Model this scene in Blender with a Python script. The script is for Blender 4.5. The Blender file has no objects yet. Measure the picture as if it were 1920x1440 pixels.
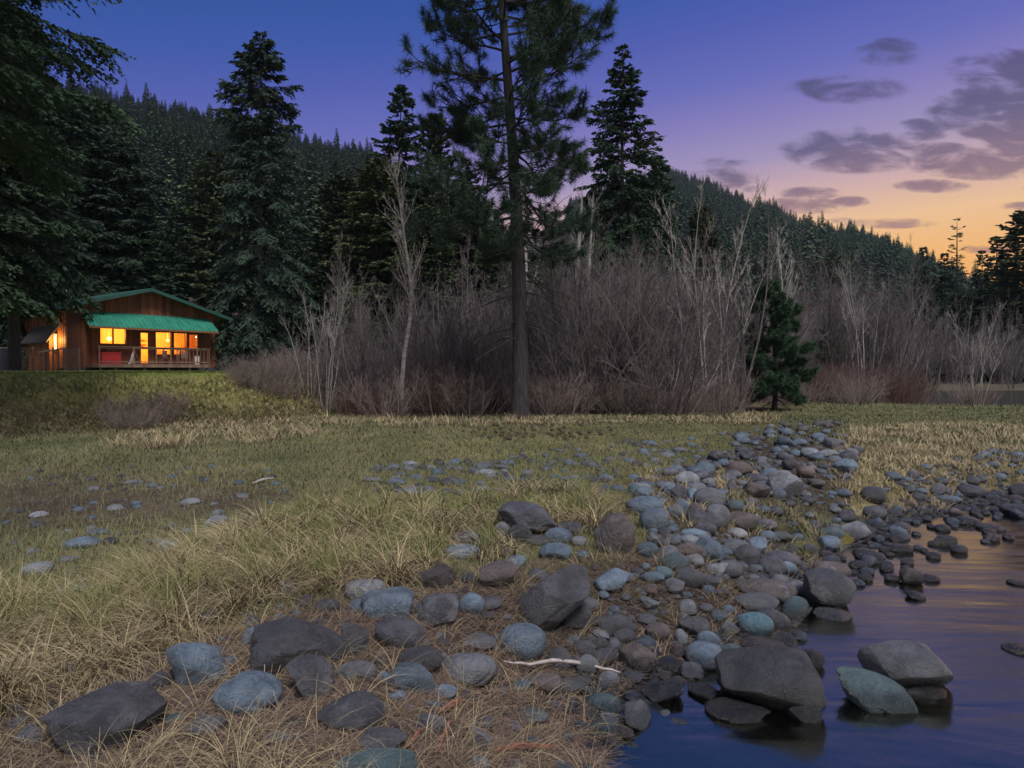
import bpy, bmesh, math, random
import numpy as np
from mathutils import Matrix, Vector
random.seed(7); rng = np.random.default_rng(7)
sc = bpy.context.scene
HAZE = True
COL = sc.collection
# ------------------------------------------------------------------ camera
FPX, HOR, EYE, WL = 1280.0, 692.0, 1.6, -0.35
cam_d = bpy.data.cameras.new('camera'); cam = bpy.data.objects.new('camera', cam_d); COL.objects.link(cam)
cam.location = (0, 0, EYE); cam.rotation_euler = (math.radians(90) - math.atan((720 - HOR) / FPX), 0, 0)
cam_d.lens = 24; cam_d.sensor_width = 36; cam_d.clip_start = 0.05; cam_d.clip_end = 5000
sc.camera = cam
sc.view_settings.view_transform = 'Standard'; sc.view_settings.look = 'None'
sc.view_settings.exposure = 0; sc.view_settings.gamma = 1
sc.render.engine = 'CYCLES'
sc.cycles.use_denoising = True
sc.cycles.max_bounces = 6; sc.cycles.diffuse_bounces = 3; sc.cycles.glossy_bounces = 3; sc.cycles.transparent_max_bounces = 8
sc.cycles.sample_clamp_indirect = 4
# ------------------------------------------------------------------ node helpers
def srgb(r, g, b):
    f = lambda c: (c / 255) / 12.92 if c <= 10 else ((c / 255 + .055) / 1.055) ** 2.4
    return (f(r), f(g), f(b), 1)
class NT:
    def __init__(s, tree): s.t = tree; s.n = tree.nodes; s.l = tree.links
    def new(s, typ, **kw):
        n = s.n.new(typ)
        for k, v in kw.items(): setattr(n, k, v)
        return n
    def put(s, sock, v):
        if hasattr(v, 'is_linked') or isinstance(v, bpy.types.NodeSocket): s.l.new(v, sock)
        elif v is not None: sock.default_value = v
    def m(s, op, a, b=None, c=None, clamp=False):
        n = s.new('ShaderNodeMath', operation=op); n.use_clamp = clamp
        s.put(n.inputs[0], a)
        if b is not None: s.put(n.inputs[1], b)
        if c is not None: s.put(n.inputs[2], c)
        return n.outputs[0]
    def ramp(s, fac, stops, interp='LINEAR'):
        n = s.new('ShaderNodeValToRGB'); s.put(n.inputs[0], fac); e = n.color_ramp.elements; n.color_ramp.interpolation = interp
        while len(e) < len(stops): e.new(0.5)
        for k, (p, c) in enumerate(stops):
            e[k].position = p; e[k].color = c if len(c) == 4 else (*c, 1)
        return n.outputs[0]
    def mix(s, fac, a, b, blend='MIX'):
        n = s.new('ShaderNodeMix', data_type='RGBA', blend_type=blend)
        s.put(n.inputs[0], fac); s.put(n.inputs[6], a); s.put(n.inputs[7], b); return n.outputs[2]
    def noise(s, vec, scale, detail=4, rough=.55, out=0, dist=0):
        n = s.new('ShaderNodeTexNoise'); s.put(n.inputs['Vector'], vec); n.inputs['Scale'].default_value = scale
        n.inputs['Detail'].default_value = detail; n.inputs['Roughness'].default_value = rough; n.inputs['Distortion'].default_value = dist
        return n.outputs[out]
    def maprange(s, v, a, b, c=0., d=1., smooth=True):
        n = s.new('ShaderNodeMapRange', interpolation_type='SMOOTHSTEP' if smooth else 'LINEAR')
        s.put(n.inputs[0], v)
        for i, x in enumerate((a, b, c, d)): n.inputs[1 + i].default_value = x
        return n.outputs[0]
# ------------------------------------------------------------------ world: dusk sky
w = bpy.data.worlds.new('World'); sc.world = w; w.use_nodes = True
T = NT(w.node_tree); T.n.clear()
tc = T.new('ShaderNodeTexCoord'); sep = T.new('ShaderNodeSeparateXYZ'); T.l.new(tc.outputs['Generated'], sep.inputs[0])
X, Y, Z = sep.outputs
hl = T.m('MAXIMUM', T.m('SQRT', T.m('ADD', T.m('MULTIPLY', X, X), T.m('MULTIPLY', Y, Y))), .001)
ca = T.m('DIVIDE', T.m('ADD', T.m('MULTIPLY', X, math.sin(math.radians(48))), T.m('MULTIPLY', Y, math.cos(math.radians(48)))), hl)
t_ = T.m('ADD', T.m('ABSOLUTE', Z), T.m('MULTIPLY', T.m('SUBTRACT', 1., ca), .15))
sky = T.ramp(T.m('MULTIPLY', t_, .8), [(p * .8, srgb(*c)) for p, c in [
    (.07, (244, 160, 72)), (.15, (246, 184, 108)), (.20, (240, 194, 145)), (.245, (210, 174, 170)), (.295, (160, 145, 184)), (.35, (128, 119, 185)),
    (.39, (98, 103, 182)), (.45, (72, 87, 172)), (.49, (52, 82, 166)), (.54, (36, 76, 156)), (.8, (28, 60, 128))]])
# clouds as soft fields in direction space
Yp = T.m('MAXIMUM', Y, .02); U = T.m('DIVIDE', X, Yp); V = T.m('DIVIDE', Z, Yp)
field = None
for cx, cy, rx, ry, s in [(1660,105,60,26,.75),(1580,172,125,28,.62),(1600,285,115,33,1.),(1722,248,50,18,.95),(1750,285,62,14,.9),(1870,215,105,42,1.1),
      (1890,140,110,36,.9),(1850,308,120,24,1.1),(1740,352,60,11,1.),(1350,342,105,34,.62),(1515,364,55,11,.85),(1500,388,75,14,.9),(1592,380,32,9,.9),
      (1660,420,85,9,.85),(1845,468,60,8,.8),(1915,388,40,7,.9),(1340,310,90,16,.45),(1575,415,30,6,.7),(1920,260,80,60,1.), (2100,330,160,50,1.),(2080,120,130,60,.9),(2350,300,200,60,1.)]:
    du = T.m('DIVIDE', T.m('SUBTRACT', U, (cx - 960) / FPX), rx * 1.25 / FPX); dv = T.m('DIVIDE', T.m('SUBTRACT', V, (HOR - cy) / FPX), ry * 1.3 / FPX)
    q = T.m('SUBTRACT', s, T.m('MULTIPLY', T.m('ADD', T.m('MULTIPLY', du, du), T.m('MULTIPLY', dv, dv)), .8))
    q = T.m('MAXIMUM', q, 0.)
    field = q if field is None else T.m('MAXIMUM', field, q)
cv = T.new('ShaderNodeCombineXYZ'); T.l.new(U, cv.inputs[0]); T.l.new(T.m('MULTIPLY', V, 2.6), cv.inputs[1])
n1 = T.noise(cv.outputs[0], 13, 8, .62, dist=.5); n2 = T.noise(cv.outputs[0], 26, 5, .6)
cl = T.m('ADD', T.m('MULTIPLY', field, 1.15), T.m('MULTIPLY', T.m('SUBTRACT', T.m('ADD', T.m('MULTIPLY', n1, .75), T.m('MULTIPLY', n2, .25)), .45), 6.0))
cl = T.m('MULTIPLY', T.maprange(cl, .1, 1.5), T.maprange(field, .05, .4))
cl = T.m('MULTIPLY', cl, T.m('GREATER_THAN', Y, .03))
ccol = T.ramp(T.m('MULTIPLY', t_, 1.), [(.1, srgb(176, 122, 104)), (.2, srgb(142, 108, 122)), (.3, srgb(76, 70, 108)), (.45, srgb(58, 62, 106))])
ccol = T.mix(T.m('MULTIPLY', n2, .3), ccol, sky)
sky = T.mix(T.m('MULTIPLY', cl, .96), sky, ccol)
# the high and eastern dome outside the view holds the twilight's general light
up = T.maprange(Z, .55, .95, 0, 1); back = T.maprange(Y, .25, -.7, 0, 1)
boost = T.m('ADD', 1., T.m('ADD', T.m('MULTIPLY', up, .5), T.m('MULTIPLY', T.m('MULTIPLY', back, T.maprange(Z, -.02, .3)), .1)))
pale = T.mix(T.m('MULTIPLY', T.m('MAXIMUM', up, back), .75, clamp=True), sky, (.36, .35, .385, 1))
hs_ = T.new('ShaderNodeHueSaturation'); T.l.new(pale, hs_.inputs['Color']); hs_.inputs['Saturation'].default_value = 1.0; hs_.inputs['Value'].default_value = 1.05; pale = hs_.outputs[0]
bg = T.new('ShaderNodeBackground'); T.l.new(pale, bg.inputs[0]); T.l.new(boost, bg.inputs[1])
wo = T.new('ShaderNodeOutputWorld'); T.l.new(bg.outputs[0], wo.inputs[0])
w.cycles.sampling_method = 'MANUAL'; w.cycles.sample_map_resolution = 512
# soft overhead twilight
sd = bpy.data.lights.new('sun', 'SUN'); sun = bpy.data.objects.new('sun', sd); COL.objects.link(sun)
sd.energy = 3.3; sd.angle = math.radians(20); sd.color = (1.0, .97, .95)
sun.rotation_euler = (math.radians(30), math.radians(14), 0)
# ------------------------------------------------------------------ materials
def setup(name):
    m = bpy.data.materials.new(name); m.use_nodes = True; t = NT(m.node_tree); t.n.clear()
    b = t.new('ShaderNodeBsdfPrincipled'); o = t.new('ShaderNodeOutputMaterial'); t.l.new(b.outputs[0], o.inputs[0])
    return m, t, b
def simple(name, c1, c2=None, scale=8, rough=.75, bump=0, bscale=None, rnd=.0, stretch=None, metal=0, spec=None, attr=False, coord='Object', upn=0):
    m, t, b = setup(name); c2 = c2 or c1
    tcn = t.new('ShaderNodeTexCoord'); v = tcn.outputs[coord]
    if stretch:
        mp = t.new('ShaderNodeMapping'); t.l.new(v, mp.inputs[0]); mp.inputs['Scale'].default_value = stretch; v = mp.outputs[0]
    n = t.noise(v, scale, 5, .6)
    fac = t.maprange(n, .3, .7)
    if attr:
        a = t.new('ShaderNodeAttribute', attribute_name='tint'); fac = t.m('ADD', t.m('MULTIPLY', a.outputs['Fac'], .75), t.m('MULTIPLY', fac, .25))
    col = t.mix(fac, (*c1, 1), (*c2, 1))
    if rnd:
        oi = t.new('ShaderNodeObjectInfo'); k = t.m('ADD', 1 - rnd, t.m('MULTIPLY', oi.outputs['Random'], 2 * rnd))
        hs = t.new('ShaderNodeHueSaturation'); t.put(hs.inputs['Color'], col); t.put(hs.inputs['Value'], k)
        t.put(hs.inputs['Hue'], t.m('ADD', .5 - .02, t.m('MULTIPLY', t.m('FRACT', t.m('MULTIPLY', oi.outputs['Random'], 7.3)), .04))); col = hs.outputs[0]
    t.put(b.inputs['Base Color'], col); b.inputs['Roughness'].default_value = rough; b.inputs['Metallic'].default_value = metal
    if spec is not None: b.inputs['Specular IOR Level'].default_value = spec
    if bump:
        bn = t.new('ShaderNodeBump'); bn.inputs['Strength'].default_value = bump; bn.inputs['Distance'].default_value = .02
        t.put(bn.inputs['Height'], t.noise(v, bscale or scale * 3, 6, .65)); t.l.new(bn.outputs[0], b.inputs['Normal'])
    if upn:
        gg = t.new('ShaderNodeNewGeometry'); v1 = t.new('ShaderNodeVectorMath', operation='SCALE'); t.l.new(gg.outputs['Normal'], v1.inputs[0]); v1.inputs['Scale'].default_value = 1 - upn
        v2 = t.new('ShaderNodeVectorMath', operation='ADD'); t.l.new(v1.outputs[0], v2.inputs[0]); v2.inputs[1].default_value = (0, -.35 * upn, upn); v3 = t.new('ShaderNodeVectorMath', operation='NORMALIZE'); t.l.new(v2.outputs[0], v3.inputs[0]); t.l.new(v3.outputs[0], b.inputs['Normal'])
    return m
def rockmat(name, c1, c2, spk=None, spkamt=.45, rough=.44, vein=0):
    m, t, b = setup(name)
    geo = t.new('ShaderNodeNewGeometry'); oi = t.new('ShaderNodeObjectInfo'); tcn = t.new('ShaderNodeTexCoord')
    v = t.new('ShaderNodeVectorMath', operation='ADD'); t.l.new(geo.outputs['Position'], v.inputs[0]); t.l.new(oi.outputs['Location'], v.inputs[1]); v = v.outputs[0]
    n = t.noise(v, 7, 7, .62, dist=.4); col = t.mix(t.maprange(n, .32, .68), (*c1, 1), (*c2, 1))
    fine = t.noise(v, 90, 4, .7)
    col = t.mix(t.m('MULTIPLY', t.maprange(fine, .5, .75), spkamt), col, (*(spk or tuple(min(1, x * 2.2) for x in c2)), 1))
    col = t.mix(t.m('MULTIPLY', t.maprange(t.noise(v, 45, 5, .7), .52, .66), .55), col, (*(x * .35 for x in c1), 1))
    lich = t.maprange(t.noise(v, 3.2, 8, .72), .56, .66)   # pale dusty / lichen patches
    col = t.mix(t.m('MULTIPLY', lich, .5), col, (.19, .195, .205, 1))
    if vein:
        wv = t.new('ShaderNodeTexWave'); t.l.new(v, wv.inputs[0]); wv.inputs['Scale'].default_value = 2; wv.inputs['Distortion'].default_value = 9
        col = t.mix(t.m('MULTIPLY', t.maprange(wv.outputs['Fac'], .97, 1.), vein), col, (.35, .36, .36, 1))
    hs = t.new('ShaderNodeHueSaturation'); t.put(hs.inputs['Color'], col)
    t.put(hs.inputs['Value'], t.m('ADD', .62, t.m('MULTIPLY', oi.outputs['Random'], .9))); col = hs.outputs[0]
    sp = t.new('ShaderNodeSeparateXYZ'); t.l.new(geo.outputs['Position'], sp.inputs[0])
    wet = t.maprange(t.m('ADD', sp.outputs[2], t.m('MULTIPLY', t.noise(v, 5, 4, .6), .09)), WL + .19, WL + .10)   # wet band just above the water line
    col = t.mix(wet, col, t.mix(1., col, (.3, .3, .33, 1), 'MULTIPLY'))
    t.put(b.inputs['Base Color'], col); t.put(b.inputs['Roughness'], t.m('SUBTRACT', t.m('ADD', rough - .1, t.m('MULTIPLY', fine, .25)), t.m('MULTIPLY', wet, rough - .22)))
    b.inputs['Specular IOR Level'].default_value = .8
    bn = t.new('ShaderNodeBump'); bn.inputs['Strength'].default_value = 1.; bn.inputs['Distance'].default_value = .04
    vo = t.new('ShaderNodeTexVoronoi', feature='DISTANCE_TO_EDGE'); t.l.new(v, vo.inputs['Vector']); vo.inputs['Scale'].default_value = 5
    crack = t.m('MULTIPLY', t.maprange(vo.outputs[0], 0, .02), .08)
    t.put(bn.inputs['Height'], t.m('ADD', t.m('ADD', t.noise(v, 11, 9, .76), t.m('MULTIPLY', fine, .3)), crack)); t.l.new(bn.outputs[0], b.inputs['Normal'])
    return m
RM = {
 'd': rockmat('rock_dark', (.032, .032, .038), (.082, .082, .094)),
 'n': rockmat('rock_brown', (.048, .038, .037), (.10, .080, .076)),
 'b': rockmat('rock_blue_grey', (.06, .086, .118), (.135, .185, .235)),
 'g': rockmat('rock_grey', (.075, .082, .092), (.165, .172, .188)),
 'p': rockmat('rock_pale', (.115, .125, .14), (.22, .23, .245)),
 't': rockmat('rock_teal', (.042, .072, .078), (.08, .125, .132)),
 'k': rockmat('rock_black_wet', (.012, .013, .018), (.04, .04, .05), rough=.38),
 's': rockmat('rock_speckled_blue', (.055, .12, .15), (.12, .215, .25), spk=(.03, .03, .05), spkamt=.75),
 'r': rockmat('rock_reddish', (.07, .048, .043), (.115, .082, .074)),
}
M = {}
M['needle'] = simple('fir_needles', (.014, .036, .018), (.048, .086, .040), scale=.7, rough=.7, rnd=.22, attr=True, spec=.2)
M['needle_grey'] = simple('grey_fir_needles', (.014, .032, .020), (.045, .070, .042), scale=.7, rough=.7, rnd=.15, attr=True, spec=.2)
M['needle_olive'] = simple('olive_fir_needles', (.030, .048, .020), (.085, .108, .046), scale=.7, rough=.7, rnd=.2, attr=True, spec=.2)
M['needle_pine'] = simple('pine_needles', (.014, .034, .022), (.055, .095, .052), scale=.7, rough=.6, rnd=.1, attr=True, spec=.25)
M['needle_young'] = simple('young_pine_needles', (.018, .046, .026), (.058, .115, .055), scale=.7, rough=.6, attr=True, spec=.25)
M['needle_hill'] = simple('hill_fir_needles', (.018, .042, .024), (.080, .118, .056), scale=.05, rough=.8, rnd=.35, attr=True, spec=.1)
M['bark_dark'] = simple('dark_bark', (.030, .026, .028), (.07, .058, .058), scale=5, rough=.9, bump=.8, stretch=(3, 3, .5))
M['bark_pine'] = simple('pine_bark', (.016, .014, .015), (.055, .046, .047), scale=6, rough=.9, bump=1., bscale=12, stretch=(3, 3, .45))
M['bark_pale'] = simple('pale_bark', (.20, .18, .17), (.42, .385, .36), scale=4, rough=.8, rnd=.2, stretch=(1, 1, 3))
M['twig_grey'] = simple('grey_twigs', (.03, .025, .025), (.21, .175, .172), scale=.6, rough=.8, rnd=.25, attr=True)
M['twig_brown'] = simple('brown_twigs', (.045, .034, .031), (.27, .21, .185), scale=.6, rough=.8, rnd=.25, attr=True)
M['twig_red'] = simple('red_twigs', (.05, .028, .025), (.16, .09, .075), scale=.6, rough=.8, rnd=.2, attr=True)
M['grass_dry'] = simple('dry_grass', (.035, .025, .015), (.55, .44, .25), scale=1.2, rough=.7, upn=.55, spec=.2, attr=True)
M['grass_green'] = simple('green_grass', (.05, .075, .02), (.22, .24, .07), scale=.5, rough=.7, upn=.55, spec=.2, attr=True)
M['grass_mix'] = simple('meadow_grass', (.022, .042, .018), (.195, .185, .095), scale=.4, rough=.75, upn=.55, spec=.2, attr=True)
M['litter'] = simple('needle_litter', (.035, .022, .019), (.27, .185, .135), scale=2, rough=.85, attr=True)
M['bramble'] = simple('bramble_stems', (.09, .065, .04), (.48, .38, .24), scale=.35, rough=.8, upn=.8, spec=.2, attr=True)
M['leafy'] = simple('bank_leaves', (.08, .11, .02), (.68, .64, .18), scale=.35, rough=.8, upn=.85, spec=.2, attr=True)
M['moss'] = simple('moss', (.05, .042, .008), (.14, .115, .018), scale=20, rough=.9, bump=1., attr=True)
M['driftwood'] = simple('driftwood', (.26, .22, .20), (.48, .43, .40), scale=6, rough=.8, bump=.4, stretch=(1, 8, 8))
M['redwood'] = simple('red_splinter', (.16, .06, .035), (.30, .13, .08), scale=8, rough=.8, bump=.4, stretch=(1, 8, 8))
M['cone'] = simple('cone_scales', (.035, .018, .012), (.09, .05, .035), scale=60, rough=.8, bump=.5)
def siding_mat(name, c1, c2):
    m, t, b = setup(name); tcn = t.new('ShaderNodeTexCoord'); sp = t.new('ShaderNodeSeparateXYZ'); t.l.new(tcn.outputs['Object'], sp.inputs[0])
    pl = t.m('FLOOR', t.m('MULTIPLY', t.m('ADD', sp.outputs[0], sp.outputs[1]), 3.4))
    wn = t.new('ShaderNodeTexWhiteNoise', noise_dimensions='1D'); t.put(wn.inputs['W'], pl)
    mp = t.new('ShaderNodeMapping'); t.l.new(tcn.outputs['Object'], mp.inputs[0]); mp.inputs['Scale'].default_value = (14, 14, 1.1)
    g = t.noise(mp.outputs[0], 1.5, 6, .65)
    f = t.m('ADD', t.m('MULTIPLY', wn.outputs['Value'], .65), t.m('MULTIPLY', t.maprange(g, .3, .7), .45))
    t.put(b.inputs['Base Color'], t.mix(f, (*c1, 1), (*c2, 1))); b.inputs['Roughness'].default_value = .75
    bn = t.new('ShaderNodeBump'); bn.inputs['Strength'].default_value = .5; bn.inputs['Distance'].default_value = .01; t.put(bn.inputs['Height'], g); t.l.new(bn.outputs[0], b.inputs['Normal'])
    return m
M['siding'] = siding_mat('cedar_siding', (.040, .012, .008), (.29, .095, .038))
M['deckwood'] = siding_mat('deck_wood', (.12, .07, .05), (.26, .16, .12))
M['trim'] = simple('window_trim', (.20, .085, .035), (.28, .12, .05), scale=6, rough=.6)
M['roof'] = simple('green_roof_metal', (.018, .075, .062), (.03, .10, .085), scale=3, rough=.5, bump=.1)
M['awning'] = simple('teal_awning_metal', (.022, .17, .115), (.04, .25, .17), scale=2.5, rough=.4, bump=.1, stretch=(1, .3, 1))
M['interior'] = simple('interior_plaster', (.55, .36, .15), (.68, .46, .20), scale=1.5, rough=.8)
M['redpaint'] = simple('red_paint', (.35, .02, .02), (.42, .03, .025), scale=5, rough=.5)
M['white'] = simple('white_paint', (.5, .48, .45), (.7, .68, .64), scale=5, rough=.6)
M['steel'] = simple('galvanised_steel', (.3, .3, .31), (.45, .45, .46), scale=20, rough=.4, metal=.8)
M['wire'] = simple('fence_wire', (.16, .14, .12), (.26, .22, .19), scale=10, rough=.6)
M['plastic'] = simple('dark_plastic', (.05, .055, .075), (.07, .075, .10), scale=6, rough=.5)
def emis(name, c, s):
    m, t, b = setup(name); b.inputs['Base Color'].default_value = (*c, 1); b.inputs['Emission Color'].default_value = (*c, 1); b.inputs['Emission Strength'].default_value = s; return m
M['bulb'] = emis('lamp_globe', (1, .58, .16), 4)
m, t, b = setup('window_glass'); M['glass'] = m
tr = t.new('ShaderNodeBsdfTransparent'); gl = t.new('ShaderNodeBsdfGlossy'); gl.inputs['Roughness'].default_value = .03; fr = t.new('ShaderNodeFresnel'); fr.inputs[0].default_value = 1.5
tr.inputs[0].default_value = (.95, .95, .95, 1)
mx = t.new('ShaderNodeMixShader'); t.l.new(fr.outputs[0], mx.inputs[0]); t.l.new(tr.outputs[0], mx.inputs[1]); t.l.new(gl.outputs[0], mx.inputs[2])
t.l.new(mx.outputs[0], [n for n in t.n if n.type == 'OUTPUT_MATERIAL'][0].inputs[0])
# water
m, t, b = setup('creek_water'); M['water'] = m
geo = t.new('ShaderNodeNewGeometry'); mp = t.new('ShaderNodeMapping'); t.l.new(geo.outputs['Position'], mp.inputs[0]); mp.inputs['Rotation'].default_value = (0, 0, math.radians(-38)); mp.inputs['Scale'].default_value = (.22, .95, 1)
hgt = t.m('ADD', t.noise(mp.outputs[0], 1.6, 3, .5, dist=.6), t.m('MULTIPLY', t.noise(mp.outputs[0], 5, 2, .5, dist=.8), .25))
bn = t.new('ShaderNodeBump'); bn.inputs['Strength'].default_value = .32; bn.inputs['Distance'].default_value = .05; t.put(bn.inputs['Height'], hgt)
tr = t.new('ShaderNodeBsdfTransparent'); tr.inputs[0].default_value = (.42, .52, .62, 1)
gl = t.new('ShaderNodeBsdfGlossy'); gl.inputs['Roughness'].default_value = .15; gl.inputs['Color'].default_value = (.97, .98, .80, 1); t.l.new(bn.outputs[0], gl.inputs['Normal'])
fr = t.new('ShaderNodeFresnel'); fr.inputs[0].default_value = 3.1; t.l.new(bn.outputs[0], fr.inputs['Normal'])
mx = t.new('ShaderNodeMixShader'); t.put(mx.inputs[0], t.m('ADD', .05, t.m('MULTIPLY', fr.outputs[0], .95))); t.l.new(tr.outputs[0], mx.inputs[1]); t.l.new(gl.outputs[0], mx.inputs[2])
t.l.new(mx.outputs[0], [n for n in t.n if n.type == 'OUTPUT_MATERIAL'][0].inputs[0])
# ------------------------------------------------------------------ mesh helpers
def build(name, V, F, mat, parent=None, smooth=False, tint=None, link=True):
    V = np.asarray(V, dtype=np.float32).reshape(-1, 3); Fs = [np.asarray(f, dtype=np.int32) for f in (F if isinstance(F, list) else [F]) if len(f)]
    me = bpy.data.meshes.new(name); me.vertices.add(len(V)); me.vertices.foreach_set('co', V.ravel())
    nl = sum(f.size for f in Fs); npoly = sum(len(f) for f in Fs); me.loops.add(nl); me.polygons.add(npoly)
    me.loops.foreach_set('vertex_index', np.concatenate([f.ravel() for f in Fs]))
    tot = np.concatenate([np.full(len(f), f.shape[1], dtype=np.int32) for f in Fs]); st = np.concatenate([[0], np.cumsum(tot)[:-1]]).astype(np.int32)
    me.polygons.foreach_set('loop_start', st)
    try: me.polygons.foreach_set('loop_total', tot)
    except Exception: pass
    me.polygons.foreach_set('use_smooth', np.full(npoly, smooth, dtype=bool))
    if tint is not None:
        a = me.attributes.new('tint', 'FLOAT', 'POINT'); a.data.foreach_set('value', np.asarray(tint, dtype=np.float32))
    me.materials.append(mat); me.update(calc_edges=True)
    o = bpy.data.objects.new(name, me)
    if link: COL.objects.link(o)
    if parent: o.parent = parent
    return o
def tag(o, label=None, cat=None, group=None, kind=None):
    for k, v in (('label', label), ('category', cat), ('group', group), ('kind', kind)):
        if v: o[k] = v
    return o
def empty(name, loc, rz=0):
    o = bpy.data.objects.new(name, None); COL.objects.link(o); o.location = loc; o.rotation_euler = (0, 0, rz); o.empty_display_size = .2; return o
class MB:
    def __init__(s): s.V = []; s.F3 = []; s.F4 = []; s.n = 0
    def add(s, V, F):
        V = np.asarray(V, float).reshape(-1, 3); s.V.append(V)
        for f in (F if isinstance(F, list) and isinstance(F[0], np.ndarray) else [F]):
            if isinstance(f, list) and len({len(q) for q in f}) > 1:
                for L_ in (3, 4):
                    g_ = [q for q in f if len(q) == L_]
                    if g_: (s.F3 if L_ == 3 else s.F4).append(np.asarray(g_) + s.n)
                continue
            f = np.asarray(f) + s.n
            (s.F3 if f.shape[1] == 3 else s.F4).append(f)
        s.n += len(V); return s
    def box(s, x0, y0, z0, x1, y1, z1):
        v = [(x, y, z) for x in (x0, x1) for y in (y0, y1) for z in (z0, z1)]
        return s.add(v, [[0, 1, 3, 2], [4, 6, 7, 5], [0, 4, 5, 1], [2, 3, 7, 6], [0, 2, 6, 4], [1, 5, 7, 3]])
    def bar(s, a, b, w_, h_=None, k=4):
        V, F = tube_batch(np.array([[a, b]], float), np.array([[w_, h_ or w_]], float), k, cap=True); return s.add(V, F)
    def build(s, name, mat, parent=None, smooth=False):
        F = []
        if s.F3: F.append(np.concatenate(s.F3))
        if s.F4: F.append(np.concatenate(s.F4))
        return build(name, np.concatenate(s.V), F, mat, parent, smooth)
def norm(a): return a / np.maximum(np.linalg.norm(a, axis=-1, keepdims=True), 1e-9)
def tube_batch(P, R, k=3, cap=False):
    """P (B,N,3) polylines, R (B,N) radii -> tube verts and quads"""
    B, N, _ = P.shape
    Tn = norm(np.gradient(P, axis=1)) if N > 2 else norm(np.repeat((P[:, 1:] - P[:, :1]), N, 1))
    ref = np.where(np.abs(Tn[:, :1, 2:]) > .8, np.array([1., 0, 0]), np.array([0, 0, 1.])); ref = np.repeat(ref, N, 1)
    A = norm(np.cross(Tn, ref)); Bn = np.cross(Tn, A)
    an = np.arange(k) / k * 2 * np.pi + (np.pi / 4 if k == 4 else 0)
    V = P[:, :, None] + R[:, :, None, None] * (np.cos(an)[None, None, :, None] * A[:, :, None] + np.sin(an)[None, None, :, None] * Bn[:, :, None])
    base = (np.arange(B) * N * k)[:, None, None] + (np.arange(N - 1) * k)[None, :, None]
    j = np.arange(k)[None, None]; j2 = (np.arange(k) + 1) % k
    F = np.stack([base + j, base + j2, base + k + j2, base + k + j], -1).reshape(-1, 4)
    V = V.reshape(-1, 3)
    if cap and k == 4:
        c = np.concatenate([(np.arange(B) * N * k)[:, None] + np.array([3, 2, 1, 0]), (np.arange(B) * N * k + (N - 1) * k)[:, None] + np.array([0, 1, 2, 3])]); F = np.concatenate([F, c])
    return V, F
def waves(seed, n, f0, f1, amp_pow=1.0):
    r = np.random.default_rng(seed); f = np.exp(r.uniform(math.log(f0), math.log(f1), n)); d = norm(r.normal(size=(n, 3)))
    return d * f[:, None], r.uniform(0, 6.28, n), (f0 / f) ** amp_pow
def wn(p, W):
    K, ph, a = W; return (np.sin(p @ K.T + ph) * a).sum(-1) / math.sqrt(len(a))
# ------------------------------------------------------------------ terrain
CREEK = np.array([(.62,-30),(.75,0),(.55,2.2),(.48,3.3),(.58,3.9),(1.0,4.45),(1.75,4.75),(2.05,5.1),(2.45,5.95),(2.9,6.9),(3.85,7.8),(4.75,8.8),(7.1,10.2),(8.2,10.6),(20,13.5),(80,17),(80,-30)])
RIVER = np.array([(17,39),(22,36.5),(34,34),(260,30),(260,76),(60,66),(30,60),(22,50)])
LAWN = np.array([(-90,19.5),(-22,20.5),(-14,21.5),(-10.5,23.5),(-8.8,27),(-9.5,36),(-12,50),(-13,68),(-30,85),(-90,85)])
def sdf(P, poly):
    P = P[..., None, :]; a = poly; b = np.roll(poly, -1, 0); e = b - a; wv = P - a
    tt = np.clip((wv * e).sum(-1) / (e * e).sum(-1), 0, 1); d = np.sqrt(((wv - e * tt[..., None]) ** 2).sum(-1).min(-1))
    c = ((a[:, 1] <= P[..., 1]) != (b[:, 1] <= P[..., 1])) & (P[..., 0] < (b[:, 0] - a[:, 0]) * (P[..., 1] - a[:, 1]) / (b[:, 1] - a[:, 1] + 1e-12) + a[:, 0])
    return np.where(c.sum(-1) % 2 == 1, -d, d)
def sst(x, a, b):
    t = np.clip((x - a) / (b - a), 0, 1); return t * t * (3 - 2 * t)
WA = waves(1, 14, .25, 1.6); WB = waves(2, 20, 2.0, 9.0, .9); WC = waves(3, 12, .02, .09)
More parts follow.
